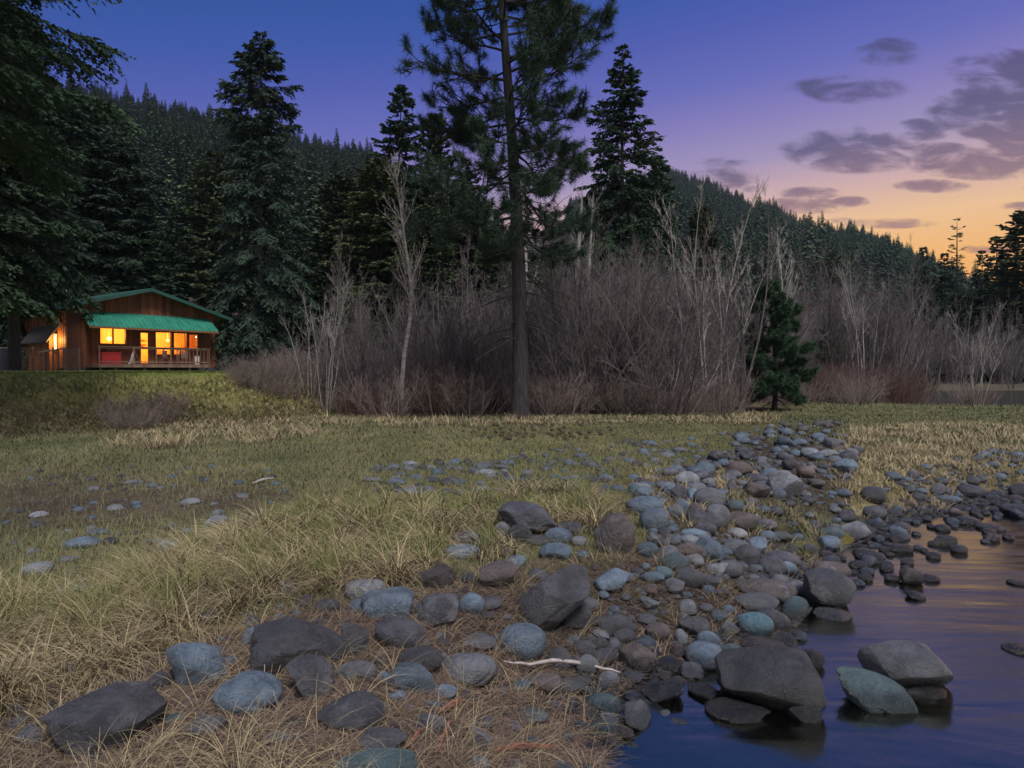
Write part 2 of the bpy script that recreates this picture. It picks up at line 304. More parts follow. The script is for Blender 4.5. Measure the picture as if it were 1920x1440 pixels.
def terrain(x, y):
    x = np.asarray(x, float); y = np.asarray(y, float); shp = np.broadcast(x, y).shape
    x = np.broadcast_to(x, shp).ravel(); y = np.broadcast_to(y, shp).ravel()
    out = np.empty(len(x))
    for i in range(0, len(x), 60000):
        P = np.stack([x[i:i+60000], y[i:i+60000]], -1); P3 = np.concatenate([P, np.zeros((len(P), 1))], 1)
        r = np.hypot(P[:, 0], P[:, 1]); fine = sst(r, 60, 25)
        z = .045 * wn(P3, WA) * sst(r, 300, 60) + .014 * wn(P3, WB) * fine
        bl = sdf(P, LAWN); bank = 1 - sst(bl + .9 * wn(P3 * .9, WA), -.3, 5.2)
        z = z * (1 - .55 * sst(bl, 0, -2)) + 1.44 * bank + (.20 * wn(P3 * 1.5, WA) + .07 * wn(P3 * .8, WB)) * np.clip(bank * (1 - bank) * 4, 0, 1)
        c1 = sdf(P + .12 * np.stack([wn(P3 * 3, WA), wn(P3 * 3 + 9, WA)], -1), CREEK); c2 = sdf(P + .9 * np.stack([wn(P3 * .6, WA), wn(P3 * .6 + 5, WA)], -1), RIVER)
        for c, wid, dep in ((c1, 1.1, .32), (c2, 8.0, .5)):
            up_ = sst(c, 0, wid); lo = WL - dep * sst(-c, -.02, wid * 1.2) + .02 * wn(P3, WB) * fine
            z = np.where(c < 0, lo, WL + .012 + (z - WL) * up_)
        z += sst(r, 70, 400) * 3 * (1 + wn(P3, WC) * .3) * (P[:, 1] > 0) * sst(c2, 0, 25)
        out[i:i+60000] = z
    return out.reshape(shp)
def gp(px, py):
    """point of the ground seen at picture position px,py"""
    u = (np.asarray(px, float) - 960) / FPX; v = (HOR - np.asarray(py, float)) / FPX; z = np.zeros_like(u)
    for _ in range(12): d = np.clip((z - EYE) / np.minimum(v, -.01), .5, 200); z = .5 * z + .5 * terrain(u * d, d)
    d = (z - EYE) / np.minimum(v, -.01); return np.stack([u * d, d, z], -1)
na, nr = 720, 330
ang = np.linspace(0, 2 * np.pi, na, endpoint=False); rad = np.concatenate([[.02], np.geomspace(.25, 1500, nr - 1)])
# finer angles ahead of the camera
ang = ang + .62 * np.sin(ang) * 1.0
AA, RR = np.meshgrid(ang, rad, indexing='ij'); gx = RR * np.sin(AA + np.pi); gy = -RR * np.cos(AA + np.pi) * -1 * -1
gx = RR * np.sin(AA); gy = -RR * np.cos(AA)      # angle 0 looks backwards (sparse there after the warp is reversed below)
ang = np.pi + (np.linspace(-1, 1, na + 1)[:-1]); ang = np.linspace(-1, 1, na + 1)[:-1]; ang = np.pi * (.45 * ang + .55 * ang ** 3)   # 0 = ahead, dense ahead
AA, RR = np.meshgrid(ang, rad, indexing='ij'); gx = RR * np.sin(AA); gy = RR * np.cos(AA)
gz = terrain(gx, gy)
idx = np.arange(na * nr).reshape(na, nr); a0 = idx; a1 = np.roll(idx, -1, 0)
GF = np.stack([a0[:, :-1], a0[:, 1:], a1[:, 1:], a1[:, :-1]], -1).reshape(-1, 4)
ground_V = np.stack([gx, gy, gz], -1).reshape(-1, 3)
# zone weights
def inpoly_px(x, y, poly):
    u = 960 + FPX * x / np.maximum(y, .3); v = HOR + (EYE - 0.) * FPX / np.maximum(y, .3)
    return sdf(np.stack([u, v], -1), np.array(poly, float))
TAN_Z = [(-300,1120),(0,1090),(250,1040),(480,975),(700,950),(900,930),(1150,900),(1400,905),(1500,960),(1350,1000),(1150,985),(1000,1060),(700,1120),(560,1150),(330,1250),(0,1330),(-300,1400)]
TAN_R = [(1560,870),(1600,812),(1700,800),(2400,790),(2400,900),(1900,880),(1700,935),(1600,930)]
DIRT_Z = [(-300,890),(100,878),(420,885),(640,915),(560,985),(250,1020),(0,1030),(-300,1030)]
BARE_Z = [(-300,1330),(330,1240),(560,1150),(720,1100),(1000,1060),(1250,1010),(1500,1060),(1480,1200),(1150,1440),(1100,1900),(-300,1900)]
RIDGE_Z = [(1470,800),(1580,798),(1600,850),(1600,930),(1655,965),(1600,1015),(1505,1045),(1490,1110),(1495,1180),(1380,1200),(1290,1250),(1140,1300),(1010,1230),(1090,1120),(1220,1060),(1225,990),(1180,950),(1190,900),(1300,885),(1380,845),(1400,810)]
def zw(x, y, poly, soft=40):
    d = inpoly_px(x, y, poly) + 30 * wn(np.stack([x, y, x * 0], -1) * 1.6, WA) * 1.0
    return sst(-d, -soft, soft) * (y > .5)
def ground_color_at(V):
    x, y, z = V.T; P3 = np.stack([x, y, 0 * x], -1); r = np.hypot(x, y)
    n = wn(P3 * 2.2, WA); nb = wn(P3, WB)
    green = np.array([.08, .088, .030]); tan = np.array([.27, .21, .10]); dirt = np.array([.085, .066, .046]); mulch = np.array([.052, .038, .034]); dark = np.array([.05, .042, .034]); lawn = np.array([.13, .17, .02]); bed = np.array([.055, .055, .062])
    c = green[None] * (1 + .25 * n[:, None]) + (tan - green)[None] * np.clip(.32 + .25 * n + .15 * nb, 0, 1)[:, None]
    def mixin(wt, col): 
        nonlocal c; c = c * (1 - wt[:, None]) + col[None] * wt[:, None]
    mixin(.95 * zw(x, y, DIRT_Z), dirt); mixin(.8 * zw(x, y, TAN_Z), tan * .8); mixin(.8 * zw(x, y, TAN_R), tan * .85)
    mixin(.9 * zw(x, y, BARE_Z), mulch); mixin(.8 * zw(x, y, RIDGE_Z), mulch * .75)
    P = np.stack([x, y], -1); l = sdf(P, LAWN); mixin(.9 * (1 - sst(l, -.2, 4.5)), np.array([.26, .25, .075])); mixin(sst(-l, -.4, .4), lawn)
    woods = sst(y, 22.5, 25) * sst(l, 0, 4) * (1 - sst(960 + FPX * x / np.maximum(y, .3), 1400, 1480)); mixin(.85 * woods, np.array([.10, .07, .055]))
    mixin(.8 * sst(y, 45, 60) * (l > 0), np.array([.08, .065, .05]))
    mixin(sst(-z, .22, .33) * (r < 40), bed)
    return np.clip(c * (1 + .12 * nb[:, None]), .01, 1)
g = build('ground', ground_V, GF, bpy.data.materials.new('ground_soil'), smooth=True); tag(g, kind='structure')
ca_ = g.data.color_attributes.new('zone', 'FLOAT_COLOR', 'POINT'); gc = np.concatenate([ground_color_at(ground_V), np.ones((len(ground_V), 1))], 1)
ca_.data.foreach_set('color', gc.astype(np.float32).ravel())
m = g.data.materials[0]; m.use_nodes = True; t = NT(m.node_tree); t.n.clear(); b = t.new('ShaderNodeBsdfPrincipled'); o_ = t.new('ShaderNodeOutputMaterial'); t.l.new(b.outputs[0], o_.inputs[0])
geo = t.new('ShaderNodeNewGeometry'); at = t.new('ShaderNodeAttribute', attribute_name='zone'); v = geo.outputs['Position']
nf = t.noise(v, 38, 5, .75); nm = t.noise(v, 6, 6, .7); nl_ = t.noise(v, 1.1, 5, .65)
k = t.m('ADD', .25, t.m('ADD', t.m('MULTIPLY', t.maprange(nf, .3, .7), .75), t.m('ADD', t.m('MULTIPLY', t.maprange(nm, .3, .7), .45), t.m('MULTIPLY', t.maprange(nl_, .3, .7), .35))))
hs = t.new('ShaderNodeHueSaturation'); t.put(hs.inputs['Color'], at.outputs['Color']); t.put(hs.inputs['Value'], k)
t.put(hs.inputs['Hue'], t.m('ADD', .478, t.m('MULTIPLY', nl_, .045)))
t.put(b.inputs['Base Color'], hs.outputs[0]); b.inputs['Roughness'].default_value = .95; b.inputs['Specular IOR Level'].default_value = .15
bn = t.new('ShaderNodeBump'); bn.inputs['Strength'].default_value = .9; bn.inputs['Distance'].default_value = .03; t.put(bn.inputs['Height'], t.m('ADD', nf, nm)); t.l.new(bn.outputs[0], b.inputs['Normal'])
# water sheet (creek and the far bend of the river share one level)
wat = build('water', [(-60, -60, WL), (300, -60, WL), (300, 90, WL), (-60, 90, WL)], np.array([[0, 1, 2, 3]]), M['water']); tag(wat, kind='structure')
# ------------------------------------------------------------------ hills
def hill(name, pts, r0, rR, treepx, z0=0.0, ns=(-1.6, 1.6), seed=5, shape=1.15):
    px = np.array([p[0] for p in pts], float); py = np.array([p[1] for p in pts], float) + treepx
    us = np.linspace(ns[0], ns[1], 200); Hh = np.interp(us, (px - 960) / FPX, (HOR - py) / FPX) * rR + EYE
    ts = np.concatenate([np.linspace(0, 1, 70), np.linspace(1.03, 2.2, 24)])
    UU, TT = np.meshgrid(us, ts, indexing='ij')
    def f(u, tt):
        Hv = np.interp(u, us, Hh); d = r0 + (rR - r0) * tt; P3 = np.stack([u * d, d, 0 * d], -1)
        prof = np.where(tt < 1, np.clip(tt, 0, 1) ** shape, 1 - .55 * (tt - 1) ** 1.2)
        z = z0 + (Hv - z0) * prof + (wn(P3 * .9, WC) * .055 + wn(P3 * 3, WC) * .012) * np.maximum(Hv, 5) * np.clip(tt * 4, 0, 1) * np.clip(np.abs(1 - tt) * 3, 0, 1)
        return np.stack([u * d, d, z], -1)
    V = f(UU, TT).reshape(-1, 3); i = np.arange(len(us) * len(ts)).reshape(len(us), len(ts))
    F = np.stack([i[:-1, :-1], i[1:, :-1], i[1:, 1:], i[:-1, 1:]], -1).reshape(-1, 4)
    o = build(name, V, F, M['hillsoil'], smooth=True); tag(o, kind='structure'); return f
M['hillsoil'] = simple('hill_soil', (.025, .022, .018), (.07, .052, .042), scale=.05, rough=.95, bump=.5, bscale=.4, coord='Object')
LH = hill('hill', [(-1200,160),(0,160),(100,178),(210,197),(330,215),(420,242),(500,262),(570,280),(690,300),(780,350),(900,420),(1000,500),(1100,580),(1300,680),(2500,700)], 80, 400, 26, 1.0)
RH = hill('hill', [(-1000,430),(700,430),(900,430),(1000,420),(1100,380),(1180,345),(1260,335),(1330,350),(1400,385),(1480,412),(1560,432),(1640,455),(1700,482),(1760,508),(1850,560),(1920,590),(2300,620),(3000,560)], 170, 720, 20, 2.0, shape=1.0)
# ------------------------------------------------------------------ conifers
def conifer(seed, H=20., R=3.4, base=.06, nb=150, nbl=11, elem=.20, ew=.055, droop=.45, topup=.5, kk=6, gap=.25, profile=.85, bend=0.):
    r = np.random.default_rng(seed)
    tz = np.linspace(0, 1, 14); lean = r.normal(0, .010, 2)
    tp = np.stack([lean[0] * tz ** 2 * H, lean[1] * tz ** 2 * H, tz * H], -1); tr_ = (1 - tz) ** .9 * H * .0135 + .015
    TV, TF = tube_batch(tp[None], tr_[None], 8)
    h = base + (1 - base) * (r.random(nb) ** .85); h = np.sort(h); az = np.arange(nb) * 2.399 + r.normal(0, .3, nb)
    xq = (1 - h) / (1 - base); L = R * (xq ** profile if profile > 0 else (1 - np.exp(xq * profile * 5))) * r.uniform(.62, 1.12, nb) * (1 + .18 * np.sin(az * 2 + h * 11)) + .18
    L *= np.where(r.random(nb) < gap * .4, .55, 1); L *= sst(h, base - .06, base + .05) * .6 + .4
    N = 7; s = np.linspace(0, 1, N)
    el0 = topup * h ** 1.5 - .05 - .25 * (1 - h); out = np.stack([np.cos(az), np.sin(az), 0 * az], -1)
    P = np.zeros((nb, N, 3)); P[:, 0] = np.stack([np.interp(h, tz, tp[:, 0]), np.interp(h, tz, tp[:, 1]), h * H], -1)
    for i in range(1, N):
        el = el0 - droop * (1 - h * .7) * s[i] * 1.3 + np.where(s[i] > .7, .22, 0)
        P[:, i] = P[:, i - 1] + (out * np.cos(el)[:, None] + np.array([0, 0, 1]) * np.sin(el)[:, None]) * (L / (N - 1))[:, None]
    BR = (1 - s)[None] * (L * .012)[:, None] + .006
    BV, BF = tube_batch(P, BR, 3)
    # branchlets
    cnt = np.maximum(3, (nbl * L / R * 1.7).astype(int)); bi = np.repeat(np.arange(nb), cnt); tt = r.random(len(bi)) ** .75 * .92 + .08
    i0 = np.clip((tt * (N - 1)).astype(int), 0, N - 2); fr_ = (tt * (N - 1) - i0)[:, None]
    o = P[bi, i0] * (1 - fr_) + P[bi, i0 + 1] * fr_; tg = norm(P[bi, i0 + 1] - P[bi, i0]); side = norm(np.cross(tg, np.array([0, 0, 1.]))) * np.where(r.random(len(bi)) < .5, 1, -1)[:, None]
    bl = L[bi] * (.16 + .34 * (1 - tt)) * r.uniform(.6, 1.15, len(bi)) + .12; bl = np.minimum(bl, 1.5)
    d = norm(tg * r.uniform(.45, .95, (len(bi), 1)) + side * r.uniform(.35, .95, (len(bi), 1)) + np.array([0, 0, -1.]) * (droop * r.uniform(.1, 1.0, (len(bi), 1))))
    # needles sprays along branchlets
    K = kk; nB = len(bi); q = (np.arange(K) + .5)[None] / K + r.uniform(-.06, .06, (nB, K))
    c = o[:, None] + d[:, None] * (bl[:, None] * q)[..., None] + np.array([0, 0, -1.]) * (.12 * droop * bl[:, None] * q ** 2)[..., None]
    sgn = np.where((np.arange(K) % 2 == 0)[None], 1, -1) * np.ones((nB, K)); lat = norm(np.cross(d, np.array([0, 0, 1.])))
    dd = norm(d[:, None] * .75 + lat[:, None] * (sgn * r.uniform(.25, .8, (nB, K)))[..., None] + r.normal(0, .16, (nB, K, 3)) + np.array([0, 0, -.18]) * droop)
    ln = elem * r.uniform(.7, 1.3, (nB, K)) * (1.1 - .3 * q); wd = norm(np.cross(dd, r.normal(0, 1, (nB, K, 3)))) * (ew * r.uniform(.7, 1.3, (nB, K)))[..., None]
    tip = c + dd * ln[..., None]; mid = c + dd * (ln * .35)[..., None]
    FV = np.stack([c - dd * .02, mid + wd, tip, mid - wd], 2).reshape(-1, 3); FF = np.arange(nB * K * 4).reshape(-1, 4)
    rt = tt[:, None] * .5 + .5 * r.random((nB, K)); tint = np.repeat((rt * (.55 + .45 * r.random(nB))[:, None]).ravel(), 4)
    V = np.concatenate([TV, BV]); F = np.concatenate([TF, BF + len(TV)])
    return (V, F), (FV, FF, tint)
TREE = {}
def tree_proto(key, needle, bark, **kw):
    (a, b_), (c, d_, ti) = conifer(**kw)
    tr_o = build('trunk', a, b_, bark, smooth=True, link=False); cr = build('crown', c, d_, needle, tint=ti, link=False)
    TREE[key] = (tr_o, cr, kw.get('H', 20.), kw.get('R', 3.4))
def put_tree(key, name, loc, height, halfw, label, cat, group=None, rz=None):
    tr_o, cr, H, R = TREE[key]; e = empty(name, loc, random.uniform(0, 6.28) if rz is None else rz); sx = halfw / R; e.scale = (sx, sx, height / H)
    for p in (tr_o, cr): c = p.copy(); COL.objects.link(c); c.parent = e
    tag(e, label, cat, group); return e
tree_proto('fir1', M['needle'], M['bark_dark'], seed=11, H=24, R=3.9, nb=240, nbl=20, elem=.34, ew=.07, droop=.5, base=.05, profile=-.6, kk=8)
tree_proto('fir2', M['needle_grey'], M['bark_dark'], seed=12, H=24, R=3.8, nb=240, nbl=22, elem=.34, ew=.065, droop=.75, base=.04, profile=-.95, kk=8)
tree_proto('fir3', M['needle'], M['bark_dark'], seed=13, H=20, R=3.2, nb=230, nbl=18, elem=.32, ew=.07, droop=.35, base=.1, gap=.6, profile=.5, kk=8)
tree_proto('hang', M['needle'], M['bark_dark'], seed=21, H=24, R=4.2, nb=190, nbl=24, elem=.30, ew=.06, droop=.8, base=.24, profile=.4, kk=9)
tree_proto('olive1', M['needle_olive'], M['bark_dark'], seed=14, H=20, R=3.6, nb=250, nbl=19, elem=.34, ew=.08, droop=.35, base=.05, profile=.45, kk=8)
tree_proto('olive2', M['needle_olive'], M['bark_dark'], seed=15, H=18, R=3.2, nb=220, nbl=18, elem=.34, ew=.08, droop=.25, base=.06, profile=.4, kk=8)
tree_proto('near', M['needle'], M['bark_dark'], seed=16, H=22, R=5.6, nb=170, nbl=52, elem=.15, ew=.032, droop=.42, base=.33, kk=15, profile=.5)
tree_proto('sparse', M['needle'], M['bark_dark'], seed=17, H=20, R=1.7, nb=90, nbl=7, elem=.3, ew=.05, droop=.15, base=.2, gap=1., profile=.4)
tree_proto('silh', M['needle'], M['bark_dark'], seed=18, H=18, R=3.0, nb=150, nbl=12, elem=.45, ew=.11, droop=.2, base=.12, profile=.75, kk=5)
MID = [
 (28,-60,37,3.9,'hang','fir_tree','dark fir whose drooping boughs hang over the left end of the cabin roof'),
 (-70,-60,33,4.4,'hang','fir_tree','dark fir at the left picture edge in front of the barrel'),
 (490,70,56,4.1,'fir2','fir_tree','tall dark fir right of the cabin, its pointed spire clear of the ridge'),
 (402,292,66,4.0,'olive1','fir_tree','olive green fir behind the right end of the cabin roof'),
 (338,392,64,2.6,'fir3','fir_tree','slim fir with pale lower stem behind the cabin roof'),
 (262,330,64,3.6,'fir1','fir_tree','dark fir straight behind the cabin ridge'),
 (228,250,64,4.6,'fir2','fir_tree','grey green drooping fir at right edge of the dark stand left of the cabin'),
 (160,185,64,6.0,'fir2','fir_tree','broad drooping fir behind the cabin chimney'),
 (68,110,60,6.6,'fir1','fir_tree','broad dark fir over the wire fence left of the cabin'),
 (0,40,50,5.4,'fir2','fir_tree','drooping dark fir at the left edge of the picture behind the barrel'),
 (300,420,80,4.5,'fir1','fir_tree','smaller fir between the cabin ridge and the slope behind'),
 (742,172,58,3.3,'fir3','fir_tree','dark fir with ragged top left of the big pine'),
 (706,305,56,4.2,'olive1','fir_tree','olive green conifer with dense crown behind the pale leaning tree'),
 (655,340,62,4.2,'olive2','fir_tree','rounded olive conifer left of the pale leaning tree'),
 (818,228,60,2.9,'olive2','fir_tree','narrow olive fir just left of the big pine trunk'),
 (868,330,62,3.6,'olive1','fir_tree','olive conifer directly behind left limbs of the big pine'),
 (790,392,52,3.4,'olive2','fir_tree','short dense olive conifer between the pale leaning tree and the big pine'),
 (915,430,64,3.8,'fir1','fir_tree','dark conifer half hidden behind the big pine trunk'),
 (566,400,74,3.6,'fir1','fir_tree','dark fir in the gap right of the tall spired fir'),
 (612,425,70,3.8,'fir1','fir_tree','dark conifer above the pale alder stems'),
 (1165,90,48,3.5,'fir1','fir_tree','tall shaggy fir right of the big pine, top above the right ridge'),
 (1222,300,54,2.6,'fir3','fir_tree','lower fir at the right foot of the shaggy fir'),
 (1112,360,55,3.2,'fir1','fir_tree','dark conifer between the big pine and the shaggy fir'),
 (1312,392,72,3.4,'olive1','fir_tree','olive conifer rising behind the grey alders'),
 (1475,500,88,3.6,'olive2','fir_tree','low olive conifer behind the tall alder on the right'),
 (1552,480,96,3.6,'olive1','fir_tree','olive conifer below the bare patch of the right ridge'),
 (1726,466,125,3.2,'silh','fir_tree','small dark conifer first on the glowing skyline at right'),
 (1770,478,118,3.2,'silh','fir_tree','small conifer just left of the tall thin snag on the skyline'),
 (1792,413,115,2.2,'sparse','fir_tree','tall thin nearly bare conifer against the orange sky'),
 (1840,472,112,3.0,'silh','fir_tree','pointed conifer right of the tall thin snag on the skyline'),
 (1868,446,106,3.6,'silh','fir_tree','taller conifer near the right edge against the orange sky'),
 (1882,478,104,3.2,'silh','fir_tree','conifer tucked behind the taller skyline one near right edge'),
 (1922,398,84,5.0,'olive2','pine_tree','large bushy pine at the right edge of the picture'),
 (1755,525,104,5.0,'fir1','fir_tree','broad dark fir under the skyline left of the snag'),
 (1805,540,98,5.2,'fir1','fir_tree','broad dark fir below the tall thin snag'),
 (1858,528,96,5.2,'fir1','fir_tree','broad dark fir below the taller skyline conifer'),
 (1905,520,90,5.6,'fir1','fir_tree','dark fir mass at right edge below the bushy pine'),
 (1700,560,110,4.5,'fir1','fir_tree','low dark fir at the left end of the right hand stand'),
]
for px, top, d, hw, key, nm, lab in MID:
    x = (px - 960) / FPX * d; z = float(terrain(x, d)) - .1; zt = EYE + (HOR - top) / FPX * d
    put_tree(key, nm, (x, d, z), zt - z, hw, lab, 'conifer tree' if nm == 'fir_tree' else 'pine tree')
x, y = -12.6, 14.5; put_tree('near', 'fir_tree', (x, y, float(terrain(x, y)) - .1), 23, 4.7, 'nearest fir whose fine boughs hang in from the upper left corner', 'conifer tree', rz=.4)
x, y = -14.2, 20.5
# ------------------------------------------------------------------ far forest on the hills
def lowfir(seed, n=46, H=1., R=.17):
    r = np.random.default_rng(seed); V = []; F = []; ti = []
    h = np.linspace(.06, .97, n); k = 5
    for i, hh in enumerate(h):
        for j in range(k):
            a = i * 2.4 + j * 6.283 / k + r.normal(0, .3); L = (R * (1 - hh) ** .75 + .008) * r.uniform(.6, 1.25); c = np.array([math.cos(a), math.sin(a), 0]); s = np.array([-c[1], c[0], 0])
            p = np.array([0, 0, hh + .03]); n0 = len(V); V += [p, p + c * L * .6 + s * L * .30 - np.array([0, 0, L * .25]), p + c * L - np.array([0, 0, L * r.uniform(.3, .7)]), p + c * L * .6 - s * L * .30 - np.array([0, 0, L * .25])]
            F.append([n0, n0 + 1, n0 + 2, n0 + 3]); ti += [r.random()] * 4
    return np.array(V), np.array(F), np.array(ti)
LOW = [lowfir(s, R=rr) for s, rr in ((1, .20), (2, .25), (3, .17), (4, .28))]
LOWO = []
for k_, (V_, F_, t_i) in enumerate(LOW):
    cr = build('crown', V_, F_, M['needle_hill'], tint=t_i, link=False); tv, tf = tube_batch(np.array([[[0, 0, -.05], [0, 0, .98]]]), np.array([[.012, .002]]), 5); tk = build('trunk', tv, tf, M['bark_dark'], link=False)
    LOWO.append((tk, cr))
cand = []
r = np.random.default_rng(77)
def scatter_hill(f, n, tmin, umin, umax, hmin, hmax, tag_, bare=None):
    u = r.uniform(umin, umax, n); tt = np.sqrt(r.random(n)) * (1.03 - tmin) + tmin; p = f(u, tt)
    nn = 60; 
    cn_ = wn(p * .05, WA)
    for i in range(n):
        if cn_[i] < (-.75 if tag_ == 'left' else -.45) and r.random() < .75: continue
        if bare is not None:
            pxx = 960 + FPX * u[i]; pyy = HOR - (p[i, 2] - EYE) / p[i, 1] * FPX
            if ((pxx - bare[0]) / bare[2]) ** 2 + ((pyy - bare[1]) / bare[3]) ** 2 < 1 and r.random() < .93: continue
        cand.append((p[i], r.uniform(hmin, hmax) * (1.25 if r.random() < .12 else 1), int(r.integers(0, 4)), tag_, u[i]))
scatter_hill(LH, 3000, .02, -.72, .08, 8, 19, 'left')
scatter_hill(RH, 3600, .03, .08, .78, 10, 24, 'right', bare=(1520, 452, 62, 26))
# skyline rows
for f, u0, u1, n, h0, h1, tg_ in ((LH, -.72, -.05, 110, 7, 17, 'left'), (RH, .15, .66, 120, 9, 24, 'right')):
    for i in range(n):
        u = u0 + (u1 - u0) * (i + r.random()) / n; tt = r.uniform(.97, 1.01); p = f(np.array([u]), np.array([tt]))[0]; cand.append((p, r.uniform(h0, h1), int(r.integers(0, 4)), tg_ + ' sky', u))
view = [c for c in cand if -.75 < c[4] < .75]
def shown(c): return c[1] / c[0][1] + (.03 if 'sky' in c[3] else 0)
cand.sort(key=shown, reverse=True)
ind = cand[:260]; rest = cand[260:]
for p, h, k_, tg_, u in ind:
    e = empty('hillside_conifer', (float(p[0]), float(p[1]), float(p[2]) - .3), random.uniform(0, 6.28)); e.scale = (h, h, h)
    for q in LOWO[k_]: c = q.copy(); COL.objects.link(c); c.parent = e
    if 'sky' in tg_: lab = 'small dark conifer in the row along the crest of the %s ridge' % tg_.split()[0]; gr = 'conifers along the %s ridge crest' % tg_.split()[0]
    else: lab = 'dark conifer on the lower slope of the %s hill' % tg_; gr = 'conifers low on the %s hill' % tg_
    tag(e, lab, 'conifer tree', gr)
Vs = []; Fs = []; ts_ = []; n0 = 0
for p, h, k_, tg_, u in rest:
    V_, F_, t_i = LOW[k_]; a = r.random() * 6.28; ca2, sa2 = math.cos(a), math.sin(a)
    Vs.append((np.stack([V_[:, 0] * ca2 - V_[:, 1] * sa2, V_[:, 0] * sa2 + V_[:, 1] * ca2, V_[:, 2]], -1) * h + p).astype(np.float32)); Fs.append(F_ + n0); ts_.append(t_i * r.uniform(.2, 1)); n0 += len(V_)
tag(build('distant_forest', np.concatenate(Vs), np.concatenate(Fs), M['needle_hill'], tint=np.concatenate(ts_)), 'dense dark conifer forest covering the distant hills', 'forest', kind='stuff')
# ------------------------------------------------------------------ the big pine and the small pines
def pine(seed, H, R, crown0, nlimb, tufts, nl=.2, nw=.006, npt=26, trunk_r=.30, lean=(-.6, 0), flat=.8, profile=None, dead=10):
    r = np.random.default_rng(seed); tz = np.linspace(0, 1, 24)
    tp = np.stack([lean[0] * tz ** 1.3 + .10 * np.sin(tz * 5), lean[1] * tz + .06 * np.sin(tz * 4), tz * H], -1); rr = trunk_r * (1 - tz) ** .75 + .02; rr[0] *= 1.2; rr[1] *= 1.04
    TV, TF = tube_batch(tp[None], rr[None], 18)
    nb = nlimb; h = crown0 + (1 - crown0) * np.linspace(0, .99, nb) + r.normal(0, .006, nb); az = np.arange(nb) * 2.399 + r.normal(0, .4, nb)
    hh = np.clip((h - crown0) / (1 - crown0), 0, 1); prof = profile(hh) if profile else np.sin(np.pi * (.18 + .8 * hh)) ** .7
    L = R * prof * r.uniform(.7, 1.15, nb) + .2; N = 9; s = np.linspace(0, 1, N); out = np.stack([np.cos(az), np.sin(az), 0 * az], -1)
    el0 = -.22 + .85 * hh ** 1.2 + r.normal(0, .12, nb); P = np.zeros((nb, N, 3)); P[:, 0] = np.stack([np.interp(h, tz, tp[:, i]) for i in range(3)], -1)
    swl = norm(np.cross(out, np.array([0, 0, 1.]))) * r.normal(0, .35, (nb, 1))
    for i in range(1, N):
        el = el0 - .35 * np.sin(s[i] * 3.0) * (1 - hh) + .45 * s[i] ** 2
        P[:, i] = P[:, i - 1] + norm(out + swl * s[i]) * (np.cos(el) * L / (N - 1))[:, None] + np.array([0, 0, 1]) * (np.sin(el) * L / (N - 1))[:, None] + r.normal(0, .02, (nb, 3)) * (L / 3)[:, None]
    BR = (1 - s)[None] ** .8 * (.012 * L + .008)[:, None] * (trunk_r / .3) ** .6 + .007
    BV, BF = tube_batch(P, BR, 5)
    # secondary branches
    per = np.maximum(4, (L * 6.0 / (R / 4)).astype(int)); bi = np.repeat(np.arange(nb), per); tt = r.uniform(.22, 1, len(bi)); i0 = np.clip((tt * (N - 1)).astype(int), 0, N - 2); f_ = (tt * (N - 1) - i0)[:, None]
    o = P[bi, i0] * (1 - f_) + P[bi, i0 + 1] * f_; tg = norm(P[bi, i0 + 1] - P[bi, i0]); sd_ = norm(np.cross(tg, np.array([0, 0, 1.]))) * np.where(r.random(len(bi)) < .5, 1, -1)[:, None]
    L2 = (.32 * (1.15 - tt) + .10) * L[bi] * r.uniform(.6, 1.2, len(bi)) + .12 * R / 4; d = norm(tg * .7 + sd_ * r.uniform(.4, 1.2, (len(bi), 1)) + np.array([0, 0, 1.]) * r.normal(.15, .45, (len(bi), 1)))
    N2 = 5; s2 = np.linspace(0, 1, N2); Q = o[:, None] + d[:, None] * (L2[:, None] * s2)[..., None] + np.array([0, 0, 1.]) * (.25 * L2[:, None] * s2 ** 2)[..., None] + r.normal(0, .03, (len(bi), N2, 3)) * s2[None, :, None]
    QV, QF = tube_batch(Q, (1 - s2)[None] ** .8 * (.012 * L2 + .004)[:, None] + .004, 3)
    V = np.concatenate([TV, BV, QV]); F = np.concatenate([TF, BF + len(TV), QF + len(TV) + len(BV)])
    # dead lower limbs
    if dead:
        hd = r.uniform(crown0 * .45, crown0 * 1.05, dead); ad = r.uniform(0, 6.28, dead); Ld = r.uniform(.3, .75, dead) * R; D = np.zeros((dead, 6, 3)); D[:, 0] = np.stack([np.interp(hd, tz, tp[:, i]) for i in range(3)], -1)
        od = np.stack([np.cos(ad), np.sin(ad), 0 * ad], -1)
        for i in range(1, 6): D[:, i] = D[:, i - 1] + od * (Ld / 5)[:, None] + np.array([0, 0, 1]) * (-.05 - .05 * i + r.normal(0, .06, dead))[:, None] * (Ld / 5)[:, None] * 2
        DV, DF = tube_batch(D, np.linspace(.035, .008, 6)[None] * np.ones((dead, 1)), 4); F = np.concatenate([F, DF + len(V)]); V = np.concatenate([V, DV])
    # tufts sit on the outer parts of the secondaries and limb ends
    nt = tufts; ki = r.integers(0, len(bi), nt); q = r.uniform(.3, 1., nt) ** .55; j0 = np.clip((q * (N2 - 1)).astype(int), 0, N2 - 2); g_ = (q * (N2 - 1) - j0)[:, None]
    c = Q[ki, j0] * (1 - g_) + Q[ki, j0 + 1] * g_; ax = norm(Q[ki, j0 + 1] - Q[ki, j0] + np.array([0, 0, .35]) * L2[ki][:, None] * .3)
    c2 = P[:, -1].repeat(3, 0) + r.normal(0, .05, (nb * 3, 3)); c = np.concatenate([c, c2]); ax = np.concatenate([ax, norm(P[:, -1] - P[:, -2]).repeat(3, 0)]); nt = len(c)
